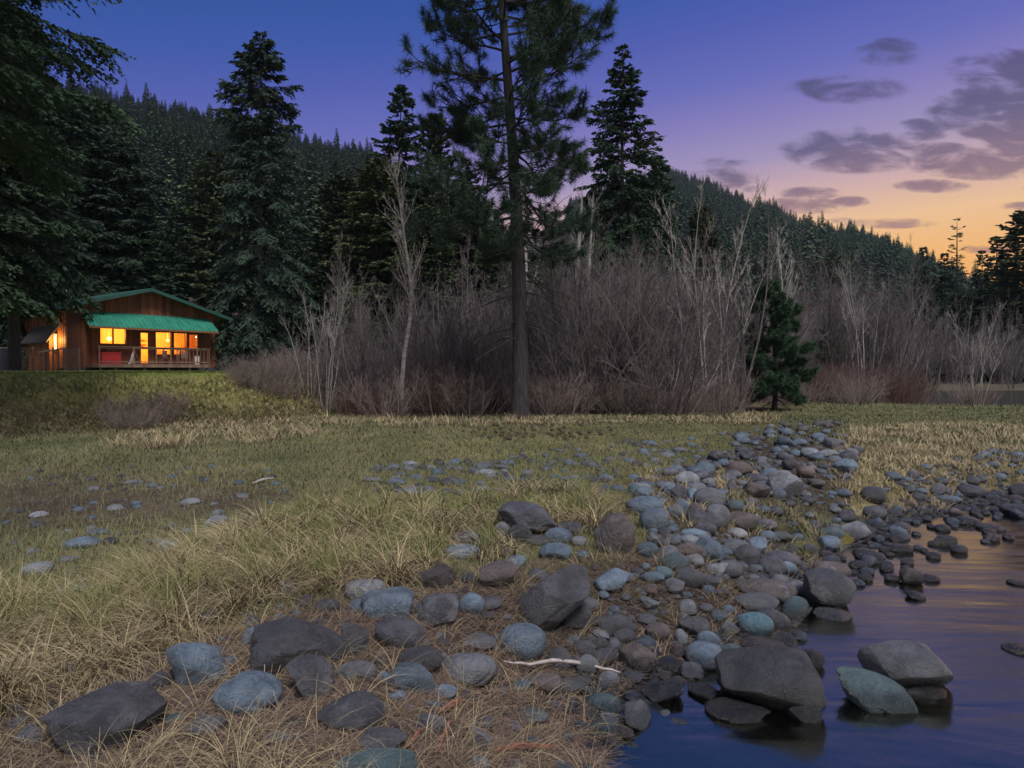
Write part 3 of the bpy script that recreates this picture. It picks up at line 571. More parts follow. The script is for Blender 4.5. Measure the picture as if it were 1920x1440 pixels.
    dn = norm(ax[:, None] * r.uniform(.0, 1.0, (nt, npt, 1)) + norm(r.normal(0, 1, (nt, npt, 3)))); ln = nl * r.uniform(.65, 1.2, (nt, npt)); root = c[:, None] - ax[:, None] * (r.random((nt, npt)) * nl * .9)[..., None]
    wd = norm(np.cross(dn, r.normal(0, 1, (nt, npt, 3)))) * nw; tip = root + dn * ln[..., None]; tip[..., 2] -= ln * .12
    FV = np.stack([root + wd, root - wd, tip], 2).reshape(-1, 3); FF = np.arange(len(FV)).reshape(-1, 3); tint = np.repeat((r.random(nt)[:, None] * .6 + .4 * r.random((nt, npt))).ravel(), 3)
    return (V, F), (FV, FF, tint)
bp = gp(np.array([975.]), np.array([786.]))[0]
e = empty('pine_tree', (bp[0], bp[1], bp[2] - .12)); (a, f_), (c, d_, ti) = pine(31, 17.5, 3.15, .33, 80, 8200, nl=.27, nw=.0080, npt=26, trunk_r=.25, lean=(-.75, 0), dead=22,
    profile=lambda h: np.interp(h, [0, .06, .2, .33, .45, .6, .75, .9, 1], [.6, .95, .8, .85, .95, .88, .9, .6, .2]))
build('trunk', a, f_, M['bark_pine'], e, smooth=True); build('crown', c, d_, M['needle_pine'], e, tint=ti); tag(e, 'tall open pine in the middle, furrowed trunk bare up to its spreading limbs', 'pine tree')
for px, by, top, R_, sd_, tf_, nm, lab in ((1452,770,535,0.95,41,4200,'pine_tree','young dark green pine at the meadow edge right of the thicket'),(1556,752,618,.72,42,300,'pine_tree','thin pale sapling pine right of the young dark pine')):
    p = gp(np.array([px * 1.]), np.array([by * 1.]))[0]; H = EYE + (HOR - top) / FPX * p[1] - p[2]
    e = empty(nm, (p[0], p[1], p[2] - .05)); (a, f_), (c, d_, ti) = pine(sd_, H, R_ * (1.25 if sd_ == 41 else 1), .18 if sd_ == 41 else .45, 46 if sd_ == 41 else 26, tf_ + (500 if sd_ == 41 else 0), nl=.19, nw=.010, npt=34, trunk_r=.085 if sd_ == 41 else .04, lean=(-.1, 0), dead=5,
        profile=lambda h: np.interp(h, [0, .15, .5, .8, 1], [.85, 1, .85, .5, .12]))
    build('trunk', a, f_, M['bark_dark'], e, smooth=True); build('crown', c, d_, M['needle_young'] if sd_ == 41 else M['needle_olive'], e, tint=ti); tag(e, lab, 'pine tree')
# ------------------------------------------------------------------ bare trees and thickets
def bare(seed, H, stems=1, spread=.25, n1=16, n2=9, n3=6, r0=.06, up=.5, fan=.0, curve=.12, start=.25, l1=.42, twigr=.006):
    r = np.random.default_rng(seed); N = 9; s = np.linspace(0, 1, N); out = []
    az = r.uniform(0, 6.28, stems); tilt = (fan * np.sqrt(r.random(stems)) if stems > 1 else np.array([.03])) ; L = H * r.uniform(.6, 1.0, stems) if stems > 1 else np.array([H * 1.]); 
    d0 = np.stack([np.sin(tilt) * np.cos(az), np.sin(tilt) * np.sin(az), np.cos(tilt)], -1); P = np.zeros((stems, N, 3)); P[:, 0] = np.stack([np.cos(az), np.sin(az), 0 * az], -1) * (spread * r.random(stems))[:, None]
    dd = d0.copy(); wob = r.normal(0, curve, (stems, 3)); 
    for i in range(1, N):
        dd = norm(dd + wob * (s[i]) * .5 + r.normal(0, curve * .35, (stems, 3)) + np.array([0, 0, .04])); P[:, i] = P[:, i - 1] + dd * (L / (N - 1))[:, None]
    R0 = np.full(stems, r0) * r.uniform(.6, 1.1, stems) if stems > 1 else np.array([r0]); out.append((P, (R0[:, None] * (1 - s)[None] ** .8 + twigr), L))
    cur = (P, R0, L)
    for lv, (n, fac) in enumerate(((n1, l1), (n2, .42), (n3, .5))):
        if not n: break
        Pp, Rp, Lp = cur; B = len(Pp); bi = np.repeat(np.arange(B), n); tt = r.uniform(start if lv == 0 else .15, .98, len(bi)); Np = Pp.shape[1]; i0 = np.clip((tt * (Np - 1)).astype(int), 0, Np - 2); f_ = (tt * (Np - 1) - i0)[:, None]
        o = Pp[bi, i0] * (1 - f_) + Pp[bi, i0 + 1] * f_; tg = norm(Pp[bi, i0 + 1] - Pp[bi, i0]); rd = norm(np.cross(tg, norm(r.normal(size=(len(bi), 3)))))
        Lc = Lp[bi] * fac * (1.1 - .7 * tt) * r.uniform(.5, 1.15, len(bi)); d = norm(tg * r.uniform(.6, 1.2, (len(bi), 1)) + rd * r.uniform(.5, 1., (len(bi), 1)) + np.array([0, 0, up * .5]))
        N2 = 5 if lv == 0 else (4 if lv == 1 else 3); Q = np.zeros((len(bi), N2, 3)); Q[:, 0] = o
        for i in range(1, N2): d = norm(d + r.normal(0, .14, d.shape) + np.array([0, 0, up * .18])); Q[:, i] = Q[:, i - 1] + d * (Lc / (N2 - 1))[:, None]
        Rc = np.minimum(Rp[bi] * (1 - tt) ** .8 * .5 + twigr * .6, Lc * .010 + twigr * .6); s2 = np.linspace(0, 1, N2); out.append((Q, Rc[:, None] * (1 - .8 * s2)[None], Lc)); cur = (Q, Rc, Lc)
    Vt = []; Ft = []; ti = []; n0 = 0
    for k_, (P_, R_, _) in enumerate(out):
        v_, f_ = tube_batch(P_, R_, 6 if k_ == 0 else 3); Vt.append(v_); Ft.append(f_ + n0); n0 += len(v_); ti.append(np.repeat(r.random(len(P_)), len(v_) // len(P_)))
    return np.concatenate(Vt), np.concatenate(Ft), np.concatenate(ti)
def proto(key, mat, name, **kw):
    V_, F_, t_i = bare(**kw); TREE[key] = (build(name, V_, F_, mat, tint=t_i, link=False), kw['H'])
proto('birch1', M['bark_pale'], 'bare_tree', seed=51, H=9, n1=34, n2=9, n3=4, r0=.085, start=.35, l1=.30, up=.9, twigr=.005)
proto('alder1', M['twig_grey'], 'bare_tree', seed=52, H=9, stems=5, fan=.24, n1=15, n2=9, n3=5, r0=.05, up=.8, start=.3, l1=.34, spread=.4)
proto('alder2', M['twig_grey'], 'bare_tree', seed=53, H=9, stems=4, fan=.3, n1=16, n2=9, n3=5, r0=.045, up=.7, start=.25, l1=.36, spread=.3)
proto('alder3', M['bark_pale'], 'bare_tree', seed=54, H=8, stems=6, fan=.25, n1=12, n2=8, n3=4, r0=.032, up=.9, start=.4, l1=.34, spread=.5)
proto('bush1', M['twig_grey'], 'bare_bush', seed=55, H=5.5, stems=30, fan=.5, n1=10, n2=7, n3=4, r0=.022, up=.5, start=.12, l1=.40, spread=1.1, twigr=.0045)
proto('bush2', M['twig_grey'], 'bare_bush', seed=56, H=5.5, stems=28, fan=.62, n1=10, n2=7, n3=4, r0=.022, up=.3, start=.12, l1=.42, spread=1.3, twigr=.0045)
proto('brush1', M['twig_brown'], 'bare_bush', seed=57, H=2.6, stems=55, fan=.75, n1=9, n2=6, n3=0, r0=.012, up=.2, start=.15, l1=.45, spread=1.5, twigr=.005)
proto('brush2', M['twig_brown'], 'bare_bush', seed=58, H=2.6, stems=55, fan=.9, n1=9, n2=6, n3=0, r0=.012, up=.2, start=.15, l1=.45, spread=1.1, twigr=.005)
proto('brush3', M['twig_red'], 'bare_bush', seed=59, H=2.4, stems=60, fan=.4, n1=8, n2=4, n3=0, r0=.010, up=.8, start=.2, l1=.38, spread=1.2, twigr=.0045)
def put_bare(key, x, y, height, label, cat, group=None, sxy=None, rz=None, name=None):
    o0, H = TREE[key]; o = o0.copy(); COL.objects.link(o); s_ = height / H; o.location = (x, y, float(terrain(x, y)) - .08); o.scale = ((sxy or s_),) * 2 + (s_,); o.rotation_euler = (0, 0, random.uniform(0, 6.28) if rz is None else rz)
    if name: o.name = name
    tag(o, label, cat, group); return o
# the pale leaning tree, shaped after its own curve
V_, F_, t_i = bare(61, 8.6, n1=40, n2=9, n3=5, r0=.085, start=.38, l1=.25, up=1.0, curve=.02, twigr=.0055)
p = gp(np.array([757.]), np.array([780.]))[0]; zz = V_[:, 2] / 8.6; V_[:, 0] += np.interp(zz, [0, .2, .45, .8, 1], [0, .12, .5, .12, -.05]) * 1.0
o = build('bare_tree', V_, F_, M['bark_pale'], tint=t_i); o.location = (p[0], p[1], p[2] - .1); tag(o, 'slender pale barked tree with a swayed trunk left of the big pine', 'bare tree')
for px, d, top, key, lab in (
 (612,23,492,'alder3','cluster of pale alder stems right of the spired fir'),(585,24,520,'alder3','pale thin alder nearest the grassy bank'),(668,23.5,470,'alder1','grey bare alder between the pale cluster and the swayed tree'),
 (705,24,455,'alder2','grey bare alder just left of the swayed pale tree'),(860,27,520,'alder2','grey bare alder just left of the big pine trunk'),(905,34,440,'alder1','taller bare alder behind the big pine trunk'),
 (1010,26,480,'alder1','bare alder leaning right behind the big pine'),(1055,25,400,'alder2','tall bare alder between the pine and the thicket'),(1180,24,440,'alder1','tall grey alder below the shaggy fir'),
 (1255,26,410,'alder2','grey alder right of the shaggy fir'),(1330,25,332,'alder3','tallest pale alder, twin tips against the right ridge'),(1385,24.5,385,'alder1','tall grey alder left of the young pine'),
 (1465,36,428,'birch1','single pale tree standing above the young dark pine'),(1575,40,470,'alder1','first alder of the pale row right of the sapling'),(1620,40,462,'alder3','pale slim alder second in the row right of the sapling'),
 (1665,41,470,'alder1','round topped alder third in the row right of the sapling'),(1705,42,490,'alder2','alder at right end of the pale row'),(1830,38,560,'alder3','pale alder clump in front of the far river bend'),
 (1800,38,585,'alder1','dark thin alder left of the river bend clump'),(1885,72,560,'alder2','bare alder at the right edge above the river bend'),(1540,60,500,'alder2','bare alder behind the sapling pine'),(1750,68,540,'alder2','bare alder under the dark firs on the right')):
    x = (px - 960) / FPX * d; h = EYE + (HOR - top) / FPX * d - float(terrain(x, d)); put_bare(key, x, d, h, lab, 'bare tree')
# thick pale trunks behind the pine
for px, d, top, rr in ((985,36,300,.26),(1075,38,330,.30),(1092,40,400,.2)):
    x = (px - 960) / FPX * d; V_, F_, t_i = bare(int(px), 12, n1=22, n2=8, n3=3, r0=rr, start=.45, l1=.22, curve=.03, up=.8)
    o = build('bare_tree', V_, F_, M['bark_pale'], tint=t_i, smooth=True); o.location = (x, d, -.1); tag(o, {985: 'thick pale trunk directly right of the big pine trunk', 1075: 'thickest pale trunk midway between the pine and shaggy fir', 1092: 'pale trunk beside the thickest one, slightly farther right'}[px], 'bare tree')
r = np.random.default_rng(99)
def strip(n, px0, px1, d0, d1, h0, h1, keys, lab, grp, w=1., cap=None):
    for i in range(n):
        px = px0 + (px1 - px0) * (i + r.random()) / n; d = r.uniform(d0, d1); x = (px - 960) / FPX * d
        h = r.uniform(h0, h1)
        if cap: h = max(.7, min(h, EYE + (HOR - cap - r.uniform(-25, 25)) / FPX * d - float(terrain(x, d))))
        o = put_bare(keys[int(r.integers(0, len(keys)))], x, d, h, lab, 'bush', grp); o.scale.x *= w; o.scale.y *= w
strip(20, 720, 1460, 29, 42, 4.5, 7.5, ['bush1', 'bush2'], 'tall grey leafless bush deep in the thicket behind the pine', 'grey bushes deep in the thicket', cap=470)
strip(13, 1060, 1275, 23.5, 31, 5.0, 7.8, ['bush1', 'bush2'], 'tall fan shaped leafless bush in the thicket right of the pine', 'fan shaped bushes right of the pine')
strip(9, 640, 980, 23.5, 27, 2.4, 3.8, ['bush1', 'bush2'], 'grey leafless bush in the thicket left of the pine', 'grey bushes left of the pine', cap=575)
strip(30, 520, 960, 22.0, 28.5, 1.1, 2.9, ['brush1', 'brush2', 'brush1', 'brush3'], 'reddish brown twiggy bush at the thicket foot left of the pine', 'brown brush left of the pine', cap=650)
strip(18, 960, 1370, 22.6, 26, 1.1, 2.1, ['brush1', 'brush2'], 'low brown twiggy bush at the thicket foot right of the pine', 'brown brush right of the pine')
strip(12, 470, 620, 25, 33, 1.6, 2.6, ['brush2', 'brush1'], 'rounded brown bramble bush at the right end of the grassy bank', 'bramble bushes at the bank end', cap=665)
strip(16, 1430, 1640, 42, 58, 2.4, 4.6, ['bush1', 'bush2'], 'grey leafless bush on the far flat right of the young pine', 'grey bushes on the far flat')
strip(24, 1480, 1720, 34, 41, 1.6, 2.8, ['brush3', 'brush3', 'brush1'], 'red stemmed bush on the far flat before the river bend', 'red stemmed bushes on the flat')
strip(18, 1500, 1690, 40, 50, 7, 12, ['alder1', 'alder2', 'bush1'], 'pale grey alder in the tall row behind the sapling pine', 'tall alders behind the sapling', cap=468)
strip(9, 1720, 1960, 64, 76, 8, 13, ['alder1', 'alder2'], 'thin grey alder before the dark firs at the right edge', 'alders before the right firs', cap=555)
strip(14, 1430, 1620, 28, 36, .9, 1.8, ['brush1', 'brush2'], 'low tangled brush around the young pine', 'low brush round the young pine')
strip(2, 1812, 1838, 33, 35, 1.2, 2.2, ['brush3', 'brush1'], 'reddish brush clump standing before the river bend', 'brush clump at the river bend')
strip(6, 215, 340, 17.5, 20.5, .7, 1.0, ['brush1', 'brush2'], 'low brown bramble clump on the face of the grassy bank', 'bramble clumps on the bank face')
strip(5, 455, 540, 20, 24, .8, 1.3, ['brush1', 'brush2'], 'tan leafless bush spilling down the right end of the bank', 'tan bushes at the bank corner')
strip(34, 1450, 2050, 70, 92, 5, 9, ['bush1', 'bush2', 'alder1'], 'bare bush on the far bank beyond the river bend', 'bare bushes beyond the river', 1.3, cap=610)
# ------------------------------------------------------------------ cabin
CA = np.array([-28.6, 45.5]); CR = math.atan2(.81, .585); cz = float(terrain(-26, 47)); Q0 = EYE - cz   # local z of eye level
def cs(px): a = (px - 960) / FPX; return (a * 45.5 + 28.6) / (.585 - .81 * a)
cab = empty('cabin', (CA[0], CA[1], cz), CR); tag(cab, 'red brown timber cabin with green metal roof, teal awning and glowing windows', 'cabin')
S0, S1, SC, DEP = -.95, 9.43, 4.24, 8.0
zE, zP = Q0 + 3.98, Q0 + 5.75; slope = (zP - zE) / (10.45 - SC)
roofz = lambda s: zP - abs(s - SC) * slope
zD = Q0 + .33
WINS = [('window', 1.11, 2.75, Q0 + 1.76, Q0 + 2.78, 1), ('door', 3.72, 4.36, zD + .1, Q0 + 2.58, 0), ('window', 4.84, 5.96, Q0 + 1.08, Q0 + 2.66, 0), ('window', 6.17, 7.13, Q0 + 1.1, Q0 + 2.66, 0), ('window', 7.33, 7.95, Q0 + 1.55, Q0 + 2.6, 0)]
xs = sorted({S0, S1, *[a for w_ in WINS for a in w_[1:3]]}); zs = sorted({.25, zE - .25, *[a for w_ in WINS for a in w_[3:5]]})
mb = MB()
for i in range(len(xs) - 1):
    for j in range(len(zs) - 1):
        cx, cy = (xs[i] + xs[i + 1]) / 2, (zs[j] + zs[j + 1]) / 2
        if any(w_[1] < cx < w_[2] and w_[3] < cy < w_[4] for w_ in WINS): continue
        mb.box(xs[i], 0, zs[j], xs[i + 1], .16, zs[j + 1])
# gable
mb.add([(S0, 0, zE - .25), (S1, 0, zE - .25), (S1, 0, roofz(S1) - .1), (SC, 0, zP - .1), (S0, 0, roofz(S0) - .1)] + [(S0, .16, zE - .25), (S1, .16, zE - .25), (S1, .16, roofz(S1) - .1), (SC, .16, zP - .1), (S0, .16, roofz(S0) - .1)],
       [np.array([[0, 1, 3, 4]]), np.array([[1, 2, 3]]), np.array([[5, 9, 8, 6]]), np.array([[6, 8, 7]])])
s = S0
while s <= S1:
    top = roofz(s) - .14
    segs = [(.25, top)]
    for w_ in WINS:
        if w_[1] - .1 < s < w_[2] + .1: segs = [(.25, w_[3] - .08), (w_[4] + .08, top)]
    for a, b_ in segs: mb.box(s - .022, -.028, a, s + .022, 0, b_)
    s += .2976
mb.build('front_wall', M['siding'], cab)
mb = MB(); mb.box(S0, .16, .2, S0 + .16, DEP, zE - .1)
for k_ in range(26): mb.box(S0 - .028, .1 + k_ * .3, .2, S0, .145 + k_ * .3, zE - .12)
mb.build('side_wall', M['siding'], cab)
MB().box(S1 - .16, .16, .2, S1, DEP, zE - .1).build('side_wall', M['siding'], cab)
MB().box(S0 + .16, DEP - .16, .2, S1 - .16, DEP, zE - .1).build('rear_wall', M['siding'], cab)
mb = MB(); mb.box(S0 + .17, .165, zD - .1, S1 - .17, DEP - .17, zD - .02); mb.box(S0 + .17, .165, Q0 + 3.0, S1 - .17, DEP - .17, Q0 + 3.08); mb.box(S0 + .17, 4.2, zD - .02, S1 - .17, 4.3, Q0 + 3.0)
mb.box(5.1, 3.7, Q0 + 1.9, 6.2, 4.19, Q0 + 1.95); mb.box(5.1, 3.7, Q0 + 2.25, 6.2, 4.19, Q0 + 2.3); mb.box(6.6, 3.6, zD, 7.6, 4.19, Q0 + 1.5)
mb.build('room', M['interior'], cab)
for sgn, e1 in ((-1, 2 * SC - 10.45), (1, 10.45)):
    mb = MB(); zz0 = roofz(e1); y0, y1 = -.75, DEP + .5
    mb.add([(SC, y0, zP), (e1, y0, zz0), (e1, y1, zz0), (SC, y1, zP), (SC, y0, zP - .09), (e1, y0, zz0 - .09), (e1, y1, zz0 - .09), (SC, y1, zP - .09)], [[0, 1, 2, 3], [4, 7, 6, 5], [0, 4, 5, 1], [1, 5, 6, 2], [2, 6, 7, 3]])
    rf = mb.build('roof', M['roof'], cab)
    mb = MB(); mb.add([(SC, y0 - .03, zP - .02), (e1, y0 - .03, zz0 - .02), (e1, y0 - .03, zz0 - .24), (SC, y0 - .03, zP - .24), (SC, y0 - .003, zP - .02), (e1, y0 - .003, zz0 - .02), (e1, y0 - .003, zz0 - .24), (SC, y0 - .003, zP - .24)], [[0, 1, 2, 3], [4, 7, 6, 5], [0, 4, 5, 1], [3, 2, 6, 7], [1, 5, 6, 2]]); mb.build('fascia', M['roof'], rf)
# awning
a0_, a1_ = 0.0, 8.85; yA, zt, zb = -1.25, Q0 + 3.88, Q0 + 2.84; mb = MB()
mb.add([(a0_, 0, zt), (a1_, 0, zt), (a1_ + .1, yA, zb), (a0_ - .1, yA, zb), (a0_, 0, zt - .05), (a1_, 0, zt - .05), (a1_ + .1, yA, zb - .05), (a0_ - .1, yA, zb - .05)], [[3, 2, 1, 0], [4, 5, 6, 7], [3, 7, 6, 2], [0, 4, 7, 3], [1, 2, 6, 5]])
for k_ in range(30):
    q = k_ / 29; xa = a0_ + (a1_ - a0_) * q; xb = a0_ - .1 + (a1_ - a0_ + .2) * q
    mb.bar((xa, 0, zt + .015), (xb, yA, zb + .015), .038)
aw = mb.build('awning', M['awning'], cab); MB().box(a0_ - .1, yA - .04, zb - .14, a1_ + .1, yA - .003, zb - .01).build('fascia', M['trim'], aw)
# windows and door
for nm, x0, x1, z0, z1, split in WINS:
    mb = MB(); f = .07
    mb.box(x0 - f, -.05, z1, x1 + f, .06, z1 + f); mb.box(x0 - f, -.05, z0 - f, x1 + f, .06, z0); mb.box(x0 - f, -.045, z0, x0, .06, z1); mb.box(x1, -.045, z0, x1 + f, .06, z1)
    if split: mb.box((x0 + x1) / 2 - .04, -.04, z0, (x0 + x1) / 2 + .04, .06, z1)
    if nm == 'window' and x1 - x0 > .9 and not split: mb.box(x0, -.04, z0 + .42, x1, .05, z0 + .50); mb.box((x0 + x1) / 2 - .03, -.03, z0, (x0 + x1) / 2 + .03, .05, z0 + .42)
    if nm == 'door': mb.box(x0, -.02, z0, x0 + .07, .05, z1); mb.box(x1 - .07, -.02, z0, x1, .05, z1)
    wf = mb.build(nm, M['trim'], cab); MB().box(x0 + .002, .07, z0 + .002, x1 - .002, .078, z1 - .002).build('pane', M['glass'], wf)
    if nm == 'door': MB().bar((x1 - .12, -.07, z0 + 1), (x1 - .03, -.07, z0 + 1), .015).build('handle', M['steel'], wf)
def sphere(name, c, rr, mat, parent, sub=2):
    bm = bmesh.new(); bmesh.ops.create_icosphere(bm, subdivisions=sub, radius=rr); me = bpy.data.meshes.new(name); bm.to_mesh(me); bm.free(); me.materials.append(mat)
    me.polygons.foreach_set('use_smooth', [True] * len(me.polygons)); o = bpy.data.objects.new(name, me); COL.objects.link(o); o.parent = parent; o.location = c; return o
def lamp(c, e_, parent, rr=.1, col=(1, .44, .08)):
    ld = bpy.data.lights.new('lamp_light', 'POINT'); ld.energy = e_; ld.color = col; ld.shadow_soft_size = rr; lo = bpy.data.objects.new('lamp_light', ld); COL.objects.link(lo); lo.parent = parent; lo.location = c
for c, e_, nm in (((2.5, 1.9, Q0 + 2.15), 380, 'globe'), ((6.95, 2.4, Q0 + 2.2), 520, 'globe'), ((4.3, 2.6, Q0 + 2.5), 440, 'globe')):
    gl_ = sphere('pendant_lamp', c, .16 if c[0] < 3 else .1, M['bulb'], cab); MB().bar((0, 0, .12), (0, 0, Q0 + 3.0 - c[2]), .012).build('cord', M['plastic'], gl_)
    lamp((c[0], c[1] - .4, c[2] + .35), e_, cab)
# deck
dy0, dx0, dx1 = -1.8, .24, 7.9
mb = MB()
for k_ in range(13): mb.box(dx0, dy0 + k_ * .137, zD - .04, dx1, dy0 + k_ * .137 + .128, zD)
mb.box(dx0 - .02, dy0 - .045, zD - .22, dx1 + .02, dy0 - .003, zD - .005)
mb.box(dx0 - .05, dy0 - .01, zD - .22, dx0 - .005, 0 - .03, zD - .005); mb.box(dx1 + .025, dy0 - .01, zD - .22, dx1 + .06, -.03, zD - .005)
dk = mb.build('deck', M['deckwood'], cab)
for s in (dx0 + .15, dx0 + 1.1, 3.2, 4.9, 6.4, dx1 - .15): MB().box(s - .06, dy0 + .05, -.5, s + .06, dy0 + .17, zD - .225).build('post', M['deckwood'], dk)
MB().box(S0, -.02, -.6, S1, .14, .245).build('skirting', M['plastic'], cab)
rl = MB(); rl.box(dx0 - .05, dy0 - .02, zD + 1.14, dx1 + .05, dy0 + .1, zD + 1.19); rl.box(dx0, dy0 + .02, zD + .12, dx1, dy0 + .06, zD + .2); rl.box(dx0, dy0 + .02, zD + 1.04, dx1, dy0 + .05, zD + 1.137)
rl.box(dx1, dy0 + .1, zD + 1.14, dx1 + .05, -.03, zD + 1.18)
rail = rl.build('railing', M['deckwood'], cab)
for s in (dx0 + .03, 2.45, 3.98, 5.0, 5.45, 6.1, 6.95, dx1 - .03): MB().box(s - .035, dy0 - .01, zD + .003, s + .035, dy0 + .02, zD + 1.137).build('post', M['deckwood'], rail)
mb = MB()
for k_ in range(9): mb.box(5.6 + k_ * .27, dy0 + .06, zD + .2, 5.63 + k_ * .27, dy0 + .09, zD + 1.04)
mb.build('balusters', M['deckwood'], rail)
# chimney cap
ch = empty('chimney', (-.35, 1.2, roofz(-.35) - .1)); ch.parent = cab; ch.location = (-.35, 1.2, roofz(-.35) - .1)
def lathe(name, prof, mat, parent, k=16):
    an = np.arange(k) / k * 2 * np.pi; V = np.array([[rr * np.cos(a), rr * np.sin(a), z] for rr, z in prof for a in an]); F = []
    for i in range(len(prof) - 1):
        for j in range(k): F.append([i * k + j, i * k + (j + 1) % k, (i + 1) * k + (j + 1) % k, (i + 1) * k + j])
    return build(name, V, np.array(F), mat, parent, smooth=False)
lathe('pipe', [(.09, 0), (.09, .75)], M['steel'], ch); lathe('cap', [(.09, .72), (.24, .74), (.24, .78), (.16, .84), (.22, .86), (.16, .95), (.17, .97), (.06, 1.1), (.001, 1.14)], M['steel'], ch)
# side wing on the left with its own low gable and wall lamp
wg = MB(); wx0, wx1, wy0, wy1 = -1.42, S0 - .03, 1.5, 5.0
wg.box(wx0, wy0, .0, wx1, wy1, Q0 + 1.95); wg.add([(wx0, wy0, Q0 + 1.95), (wx1, wy0, Q0 + 1.95), (wx1, wy0, Q0 + 2.8)] + [(wx0, wy1, Q0 + 1.95), (wx1, wy1, Q0 + 1.95), (wx1, wy1, Q0 + 2.8)], [[0, 1, 2], [3, 5, 4]])
k_ = wx0
while k_ < wx1: wg.box(k_, wy0 - .028, .0, k_ + .045, wy0 - .001, Q0 + 1.93); k_ += .3
wing = wg.build('wing_wall', M['siding'], cab)
mb = MB(); mb.add([(wx0 - .25, wy0 - .3, Q0 + 1.82), (wx1, wy0 - .4, Q0 + 2.92), (wx1, wy1 + .3, Q0 + 2.92), (wx0 - .35, wy1 + .3, Q0 + 1.82), (wx0 - .25, wy0 - .3, Q0 + 1.72), (wx1, wy0 - .4, Q0 + 2.82), (wx1, wy1 + .3, Q0 + 2.82), (wx0 - .35, wy1 + .3, Q0 + 1.72)], [[3, 2, 1, 0], [4, 5, 6, 7], [0, 1, 5, 4], [3, 0, 4, 7]]); mb.build('wing_roof', M['bark_dark'], cab)
wl = MB(); wl.box(-1.28, wy0 - 1.02, Q0 + 1.15, -1.08, wy0 - .9, Q0 + 2.3); 
lw = MB(); lw.box(-1.16, 1.28, Q0 + 1.25, -1.06, 1.38, Q0 + 2.3).build('wall_lamp', M['bulb'], cab)
MB().box(-1.18, 1.27, Q0 + 2.303, S0 - .03, 1.40, Q0 + 2.34).build('lamp_bracket', M['steel'], cab)
lamp((-1.35, .9, Q0 + 1.9), 170, cab, .12, (1, .5, .13))
def cabw(x, y, z): v = Matrix.Rotation(CR, 3, 'Z') @ Vector((x, y, z)); return (CA[0] + v.x, CA[1] + v.y, cz + v.z)
# porch things
e = empty('storage_chest', cabw(1.45, -.55, zD), CR); tag(e, 'red wooden chest on the porch under the left window', 'chest')
MB().box(-.6, -.28, 0, .6, .28, .72).build('body', M['redpaint'], e); MB().box(-.63, -.31, .723, .63, .31, .80).build('lid', M['redpaint'], e)
e = empty('easel', cabw(2.75, -1.2, zD), CR); tag(e, 'white A shaped folded stand on the porch between chest and door', 'folding stand')
MB().bar((-.4, -.1, 0), (0, 0, 1.0), .025).build('leg', M['white'], e); MB().bar((.4, -.1, 0), (0, 0, 1.0), .02).build('leg', M['deckwood'], e); MB().bar((0, .35, 0), (0, .03, 1.0), .02).build('leg', M['deckwood'], e); MB().bar((-.2, -.06, .45), (.2, -.06, .45), .018).build('crossbar', M['deckwood'], e)
MB().add([(-.36, -.12, .06), (-.05, -.04, .8), (.02, -.05, .1)], [[0, 1, 2]]).build('cloth', M['white'], e)
def chair(x, rz, lab):
    e = empty('porch_chair', cabw(x, -1.0, zD), CR + rz); tag(e, lab, 'chair')
    MB().box(-.25, -.25, .4, .25, .25, .44).build('seat', M['deckwood'], e)
    mb = MB()
    for q in range(5): mb.box(-.24 + q * .1, .25, .5, -.17 + q * .1, .28, 1.0)
    mb.build('backrest', M['deckwood'], e)
    for a, b_ in ((-.24, -.24), (.2, -.24), (-.24, .2), (.2, .2)): MB().box(a, b_, 0, a + .04, b_ + .04, .397).build('leg', M['deckwood'], e)
chair(5.2, .4, 'wooden porch chair before the middle window'); chair(6.5, -.3, 'wooden porch chair before the right window')
e = empty('porch_bin', cabw(7.5, -.8, zD), CR); tag(e, 'pale cylinder bin at the right end of the porch', 'bin'); lathe('body', [(.001, 0), (.17, 0), (.19, .62)], M['white'], e); lathe('lid', [(.2, .623), (.2, .68), (.001, .72)], M['steel'], e)
# fence, table and barrel left of the cabin
p0 = np.array([-30.6, 42.0]); p1 = np.array([-25.9 - 4.7, 42.0])
def wcoord(px, d): return ((px - 960) / FPX * d, d)
fA = wcoord(18, 43); fB = wcoord(150, 44.6); fe = empty('wire_fence', (*fA, float(terrain(*fA))), 0); tag(fe, 'wooden post and wire mesh fence running left from the cabin', 'fence')
Lx, Ly = fB[0] - fA[0], fB[1] - fA[1]; mb = MB()
for k_ in range(36): q = k_ / 35; mb.bar((Lx * q, Ly * q, 0), (Lx * q, Ly * q, 1.45), .009, k=3)
for k_ in range(10): mb.bar((0, 0, .05 + k_ * .15), (Lx, Ly, .05 + k_ * .15), .009, k=3)
mb.build('wire_mesh', M['wire'], fe)
for q in (0, .14, .33, .55, .62, .8, 1): MB().bar((Lx * q, Ly * q - .04, -.3), (Lx * q, Ly * q - .04, 1.55), .055).build('post', M['deckwood'], fe)
tx = wcoord(100, 42.4); e = empty('plank_table', (*tx, float(terrain(*tx))), .25); tag(e, 'pale sloping plank table by the fence under the wall lamp', 'table')
MB().add([(-.75, -.2, 1.18), (.65, -.2, 1.48), (.65, .3, 1.48), (-.75, .3, 1.18), (-.75, -.2, 1.13), (.65, -.2, 1.43), (.65, .3, 1.43), (-.75, .3, 1.13)], [[0, 1, 2, 3], [4, 7, 6, 5], [0, 4, 5, 1], [1, 5, 6, 2], [2, 6, 7, 3], [3, 7, 4, 0]]).build('tabletop', M['white'], e)
for a, h_ in ((.25, 1.33), (.55, 1.40), (-.45, 1.19)): MB().box(a, 0, -.2, a + .07, .07, h_).build('leg', M['deckwood'], e)
